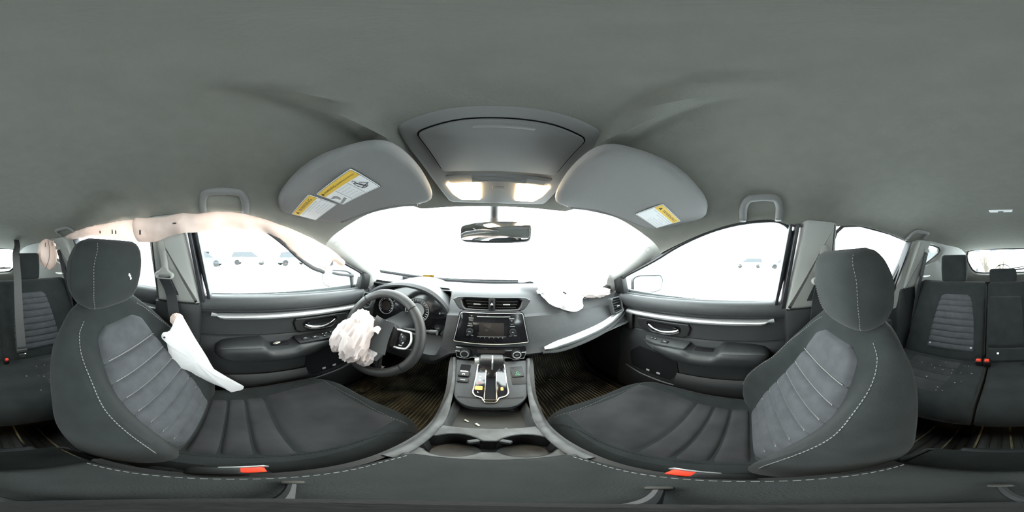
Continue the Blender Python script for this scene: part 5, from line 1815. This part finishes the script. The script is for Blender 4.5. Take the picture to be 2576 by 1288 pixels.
tube('seal_strip', crom([(-.628, .42, -.090), (-.645, .48, -.104), (-.668, .585, -.122)], 6), .007, 'seal', sl, n=8, flat=(1.0, .5), up=(0, 0, 1))
V, F = shellVF(lambda a, b: (-.612 - .01 * b, .355 + .065 * a, -.062 - .035 * math.sin(math.pi * (a * .8 + .1)) * b + .004 * math.sin(a * 9)), linspace(0, 1, 14), linspace(0, 1, 8), .002)
mesh('torn_scrap', V, F, 'airbag_white', sl)
box('broken_clip', (-.668, .625, -.118), (.008, .012, .024), 'white', sl, .003, rot=rotm(20, 0, 0))

# ------------------------------------------------------------------ door mirrors outside
def side_mirror(s, label):
    mt = thing('door_mirror', label, 'door mirror', (s * .90, .63, -.25), group='outside mirrors')
    a, b = Vector((s * .805, .690, -.180)), Vector((s * 1.02, .585, -.172))
    ux = (b - a).normalized()
    fr = Fr((a + b) / 2, ux, (0, 0, 1))
    dd = 1 if fr.n.y < 0 else -1
    L = (b - a).length
    o = roundpoly([(-L/2, -.052), (-L/2, .050), (-L/2 + .04, .066), (L/2 - .02, .058), (L/2, .020), (L/2 - .02, -.052), (L/2 - .06, -.064), (-L/2 + .03, -.062)], .02, 4)
    rings = []
    for d_, ins in ((0.0, 0), (-.02, -.004), (-.06, .006), (-.09, .022), (-.105, .045)):
        q = inset(o, ins)
        rings.append([fr(x, y, d_ * dd) for x, y in q])
    loft('mirror_housing', rings, 'black', mt)
    prism('mirror_glass', inset(o, .008), fr, .002 * dd, 'outmirror', mt, base=.0005 * dd)
    tube('mirror_foot', [tuple(a + Vector((s * .02, .05, -.045))), (s * .735, .70, -.20)], .022, 'black', mt, n=10, flat=(.7, 1.2))
side_mirror(-1, 'wet outside mirror seen through the driver window')
side_mirror(1, 'wet outside mirror seen through the passenger window')

# ------------------------------------------------------------------ floor mats
def front_mat(s, side):
    m_ = thing('floor_mat', 'muddy black ribbed rubber mat in the %s footwell%s' % (side, ' with raised lettering' if s < 0 else ''), 'floor mat', (s * .39, .75, -.95), group='rubber floor mats')
    fz = lambda x, y: floorpt(x, y)[2] + .010
    x0, x1 = .155, .655
    shell('mat_base', lambda x, y: (s * x, y, fz(x, y)), linspace(x0, x1, 24), linspace(.36, 1.24, 40), .008 * s, 'rubber_mud' if s < 0 else 'rubber', m_)
    for k in range(26):
        xx = .185 + k * .0172
        if xx > x1 - .03:
            break
        ya, yb = .40, 1.20
        if s < 0 and .555 < xx < .64:
            ya = .70
        bend = lambda y: .022 * math.sin((y - .36) * 5.5) * (1 if s > 0 else .5)
        P = [(s * (xx + bend(y)), y, fz(xx, y) + .0035) for y in linspace(ya, yb, 18)]
        tube('rib', P, .0034, 'mudrib', m_, n=5, flat=(1.0, .8), up=(0, 0, 1))
    for pts in ([(x0, .36), (x1, .36)], [(x0, .36), (x0, 1.22)], [(x1, .36), (x1, 1.22)]):
        P = [(s * lerp(pts[0], pts[1], t)[0], lerp(pts[0], pts[1], t)[1], fz(*lerp(pts[0], pts[1], t)) + .006) for t in linspace(0, 1, 20)]
        tube('mat_edge', P, .008, 'rubber', m_, n=6)
    if s < 0:
        V, F = textVF('CR-V', .062, Fr((-.605, .585, -.9365), (0, -1, 0), (1, 0, 0)), .0, 'CENTER', 1.0)
        mesh('lettering', V, F, 'mudrib', m_, smooth=False, recalc=False)
front_mat(-1, 'driver')
front_mat(1, 'passenger')
def rear_mat():
    m_ = thing('floor_mat', 'one piece ribbed rubber mat across the rear footwells and tunnel', 'floor mat', (0, -.40, -.94), group='rubber floor mats')
    fz = lambda x, y: floorpt(x, y)[2] + .010
    shell('mat_base', lambda x, y: (x, y, fz(x, y)), linspace(-.60, .60, 60), linspace(-.53, -.20, 12), .008, 'rubber', m_)
    k = 0
    for xx in linspace(-.57, .57, 43):
        P = [(xx, y, fz(xx, y) + .003) for y in linspace(-.50, -.23, 6)]
        tube('rib', P, .0036, 'mudrib' if k % 3 == 0 else 'rubber', m_, n=5, flat=(1.0, .9), up=(0, 0, 1))
        k += 1
    tube('mat_edge', [(x, -.525, fz(x, -.51) + .012) for x in linspace(-.60, .60, 40)], .008, 'rubber', m_, n=6)
rear_mat()

# ------------------------------------------------------------------ small mini tripod under the camera
tp = thing('camera_stand', 'small black three legged camera stand on the armrest lid', 'camera stand', (0, 0, -.478))
tube('centre_post', [(0, 0, -.463), (0, 0, -.20)], .0085, 'black', tp, n=14)
tube('hub', [(0, 0, -.474), (0, 0, -.462)], .030, 'black', tp, n=18)
for a in (-68, 62, 172):
    d = Vector((math.sin(R(a)), math.cos(R(a)), 0))
    tube('leg', [d * .020 + Vector((0, 0, -.466)), d * .050 + Vector((0, 0, -.470)), d * .074 + Vector((0, 0, -.473))], [.0035, .003, .003], 'black', tp, n=8)
    box('rubber_foot', tuple(d * .078 + Vector((0, 0, -.472))), (.014, .009, .009), 'rubber', tp, .003, rot=rotm(0, 0, -a))

# ------------------------------------------------------------------ bits of broken glass and paper
def crumb(name, label, c, sz, m='debris'):
    r_ = random.Random(int(abs(c[0] * 1e4 + c[1] * 1e3)))
    V, F = boxVF(c, sz, min(sz) * .3, 1, rotm(r_.uniform(-40, 40), r_.uniform(-40, 40), r_.uniform(0, 180)))
    o = mesh(name, V, F, m)
    tag(o, label, 'debris')
crumb('glass_crumb', 'white crumb of glass on the passenger mat beside the console', (.195, .74, -.935), (.012, .012, .008))
crumb('glass_crumb', 'white crumb of glass in the middle of the passenger mat', (.36, .93, -.932), (.010, .010, .007))
crumb('paper_scrap', 'torn white scrap lying in the cup of the driver door armrest', (-.648, .165, -.411), (.02, .028, .006))
for k, (x, y) in enumerate(((-.045, .345), (-.02, .33), (.035, .31))):
    crumb('dry_leaf_bit', ('pale leaf bit at the driver side of the console tray', 'pale leaf bit near the middle of the console tray', 'pale leaf bit at the passenger side of the console tray')[k], (x, y, -.558), (.012, .006, .003))

def crumbs(label, pts, seed):
    r_ = random.Random(seed)
    VF = []
    for x, y, z in pts:
        VF.append(boxVF((x, y, z), (r_.uniform(.002, .005), r_.uniform(.002, .005), .0016), .0004, 1, rotm(0, 0, r_.uniform(0, 90))))
    V, F = join(*VF)
    o = mesh('crumbs', V, F, 'debris', None, smooth=False)
    tag(o, label, 'crumbs', kind='stuff')
_rc = random.Random(4)
_zr = lambda y: S(y, [(-.90, -.655), (-.83, -.632), (-.70, -.632), (-.56, -.612), (-.49, -.612), (-.455, -.635)]) + .009
crumbs('tiny pale crumbs scattered over the rear bench cushions', [(x, y, _zr(y)) for x, y in [(_rc.choice((-1, 1)) * _rc.uniform(.15, .48), _rc.uniform(-.78, -.50)) for k in range(30)]], 1)

# ------------------------------------------------------------------ outside: snow, parked cars, a building
V, F = shellVF(lambda x, y: (x, y, -1.42 + (.03 * fbm(x * .4, y * .4, 0, 2) if max(abs(x), abs(y)) > 4 else 0)), linspace(-120, 120, 50), linspace(-120, 120, 50), .2)
g = mesh('snow_ground', V, F, 'snow')
tag(g, 'flat snow covered lot all around the car', 'snow', kind='structure')

def parked(name, label, x, y, rz, paint, L=4.5, H=1.55, Wd=1.8, tail=False):
    t = thing(name, label, 'car', (x, y, -1.42), group='parked cars')
    Mx = Matrix.Rotation(R(rz), 3, 'Z')
    T = lambda p: tuple(Mx @ Vector(p) + Vector((x, y, -1.42)))
    low = [(-L/2, .35), (-L/2, .80), (-L/2 + .15, .95), (L/2 - .9, .95), (L/2 - .1, .82), (L/2, .60), (L/2, .32)]
    rings = []
    for w, k in ((-1, .94), (-.9, 1), (.9, 1), (1, .94)):
        rings.append([T((px * (.985 if abs(w) == 1 else 1), w * Wd / 2, pz * k if pz > .5 else pz)) for px, pz in low])
    loft('car_body', rings, paint, t, angle=30)
    cab = [(-L/2 + .12, .93), (-L/2 + .40, H), (L/2 - 2.0, H), (L/2 - 1.1, .93)]
    rings = []
    for w, k in ((-.93, 1), (-.80, 1), (.80, 1), (.93, 1)):
        rings.append([T((px, w * Wd / 2 * (.86 if pz > 1 else 1), pz - (.02 if abs(w) > .9 and pz > 1 else 0))) for px, pz in cab])
    loft('car_cabin', rings, 'carglass', t, angle=30)
    box_ = boxVF((-.35, 0, H), (L - 2.6, Wd * .76, .05), .02, 1)
    mesh('car_roof', [T(p) for p in box_[0]], box_[1], paint, t)
    sn = boxVF((-.35, 0, H + .06), (L - 2.7, Wd * .70, .09), .04, 2)
    mesh('roof_snow', [T(p) for p in sn[0]], sn[1], 'snow', t)
    for wx in (-L/2 + .85, L/2 - .85):
        for wy in (-1, 1):
            mesh('wheel', *[(lambda vf: ([T(p) for p in vf[0]], vf[1]))(tubeVF([(wx, wy * Wd * .40, .33), (wx, wy * Wd * .50, .33)], .33, 18))][0], 'tyre', t)
    for wy in (-1, 1):
        bx_ = boxVF((-L/2 - .005, wy * Wd * .40, .78), (.03, .20, .22), .01, 1)
        mesh('tail_light', [T(p) for p in bx_[0]], bx_[1], 'tail', t)
    return t
parked('parked_car', 'dark car far off left, nearest the centre door pillar', -17.5, -3.4, 85, 'carpaint_dark')
parked('parked_car', 'white car far off in the middle of the driver window', -19.5, 1.6, 80, 'carpaint_white')
parked('parked_car', 'dark car far off left of the pickup row in the driver window', -18.0, 6.6, 95, 'carpaint_dark')
parked('parked_car', 'grey car furthest forward in the driver window row', -16.5, 11.6, 92, 'carpaint_grey')
parked('parked_car', 'dark car far off through the passenger window', 24, -5.2, 88, 'carpaint_dark')
parked('parked_car', 'light car far off beside the dark one through the passenger window', 26, -.1, 88, 'carpaint_white')
parked('parked_car', 'dark car with red tail light close behind, seen through the rear window', 2.9, -9.0, -100, 'carpaint_dark', 4.6, 1.75)
yp = mesh('yellow_post', *tubeVF([(-13.0, 9.4, -1.42), (-13.0, 9.4, -.2)], .09, 12), 'post')
tag(yp, 'short yellow post standing in the snow beyond the driver window', 'post')
bd = thing('beige_building', 'low beige building far behind the car', 'building', (2.0, -30, -1.42))
box('building_wall', (3.5, -30, 1.2), (13, 5, 5.2), 'brick', bd, .05)
box('building_roof', (3.5, -30, 3.95), (13.6, 5.6, .3), 'snow', bd, .05)
for k in range(4):
    w_ = box('window', (-1.2 + k * 3.0, -27.48, 1.4), (1.5, .08, 1.3), 'carpaint_white', bd, .02)
    box('pane', (-1.2 + k * 3.0, -27.43, 1.4), (1.3, .04, 1.1), 'carglass', w_, .01)
def bush(label, x, y, h, n, seed):
    t = thing('bare_shrub', label, 'shrub', (x, y, -1.42), group='bare shrubs')
    r_ = random.Random(seed)
    VF = []
    for k in range(n):
        a = r_.uniform(0, 6.28)
        sp_ = r_.uniform(.1, .55) * h
        p0 = Vector((x + .1 * math.cos(a), y + .1 * math.sin(a), -1.42))
        p1 = Vector((x + sp_ * .5 * math.cos(a), y + sp_ * .5 * math.sin(a), -1.42 + h * .5))
        p2 = Vector((x + sp_ * math.cos(a + .3), y + sp_ * math.sin(a + .3), -1.42 + h * r_.uniform(.7, 1.0)))
        VF.append(tubeVF([p0, p1, p2], [.03, .018, .008], 5))
        for j in range(3):
            q = p1.lerp(p2, r_.uniform(.1, .8))
            b_ = r_.uniform(0, 6.28)
            VF.append(tubeVF([q, q + Vector((.3 * math.cos(b_), .3 * math.sin(b_), .35)) * r_.uniform(.4, 1)], [.01, .005], 4))
    V, F = join(*VF)
    o = mesh('twigs', V, F, 'twig', t, recalc=False)
    o['kind'] = 'stuff'
bush('bare grey shrub behind the car on the passenger side', 1.35, -12.5, 1.9, 26, 1)
bush('bare grey shrub behind the car nearer the middle', .3, -14.5, 1.7, 24, 2)
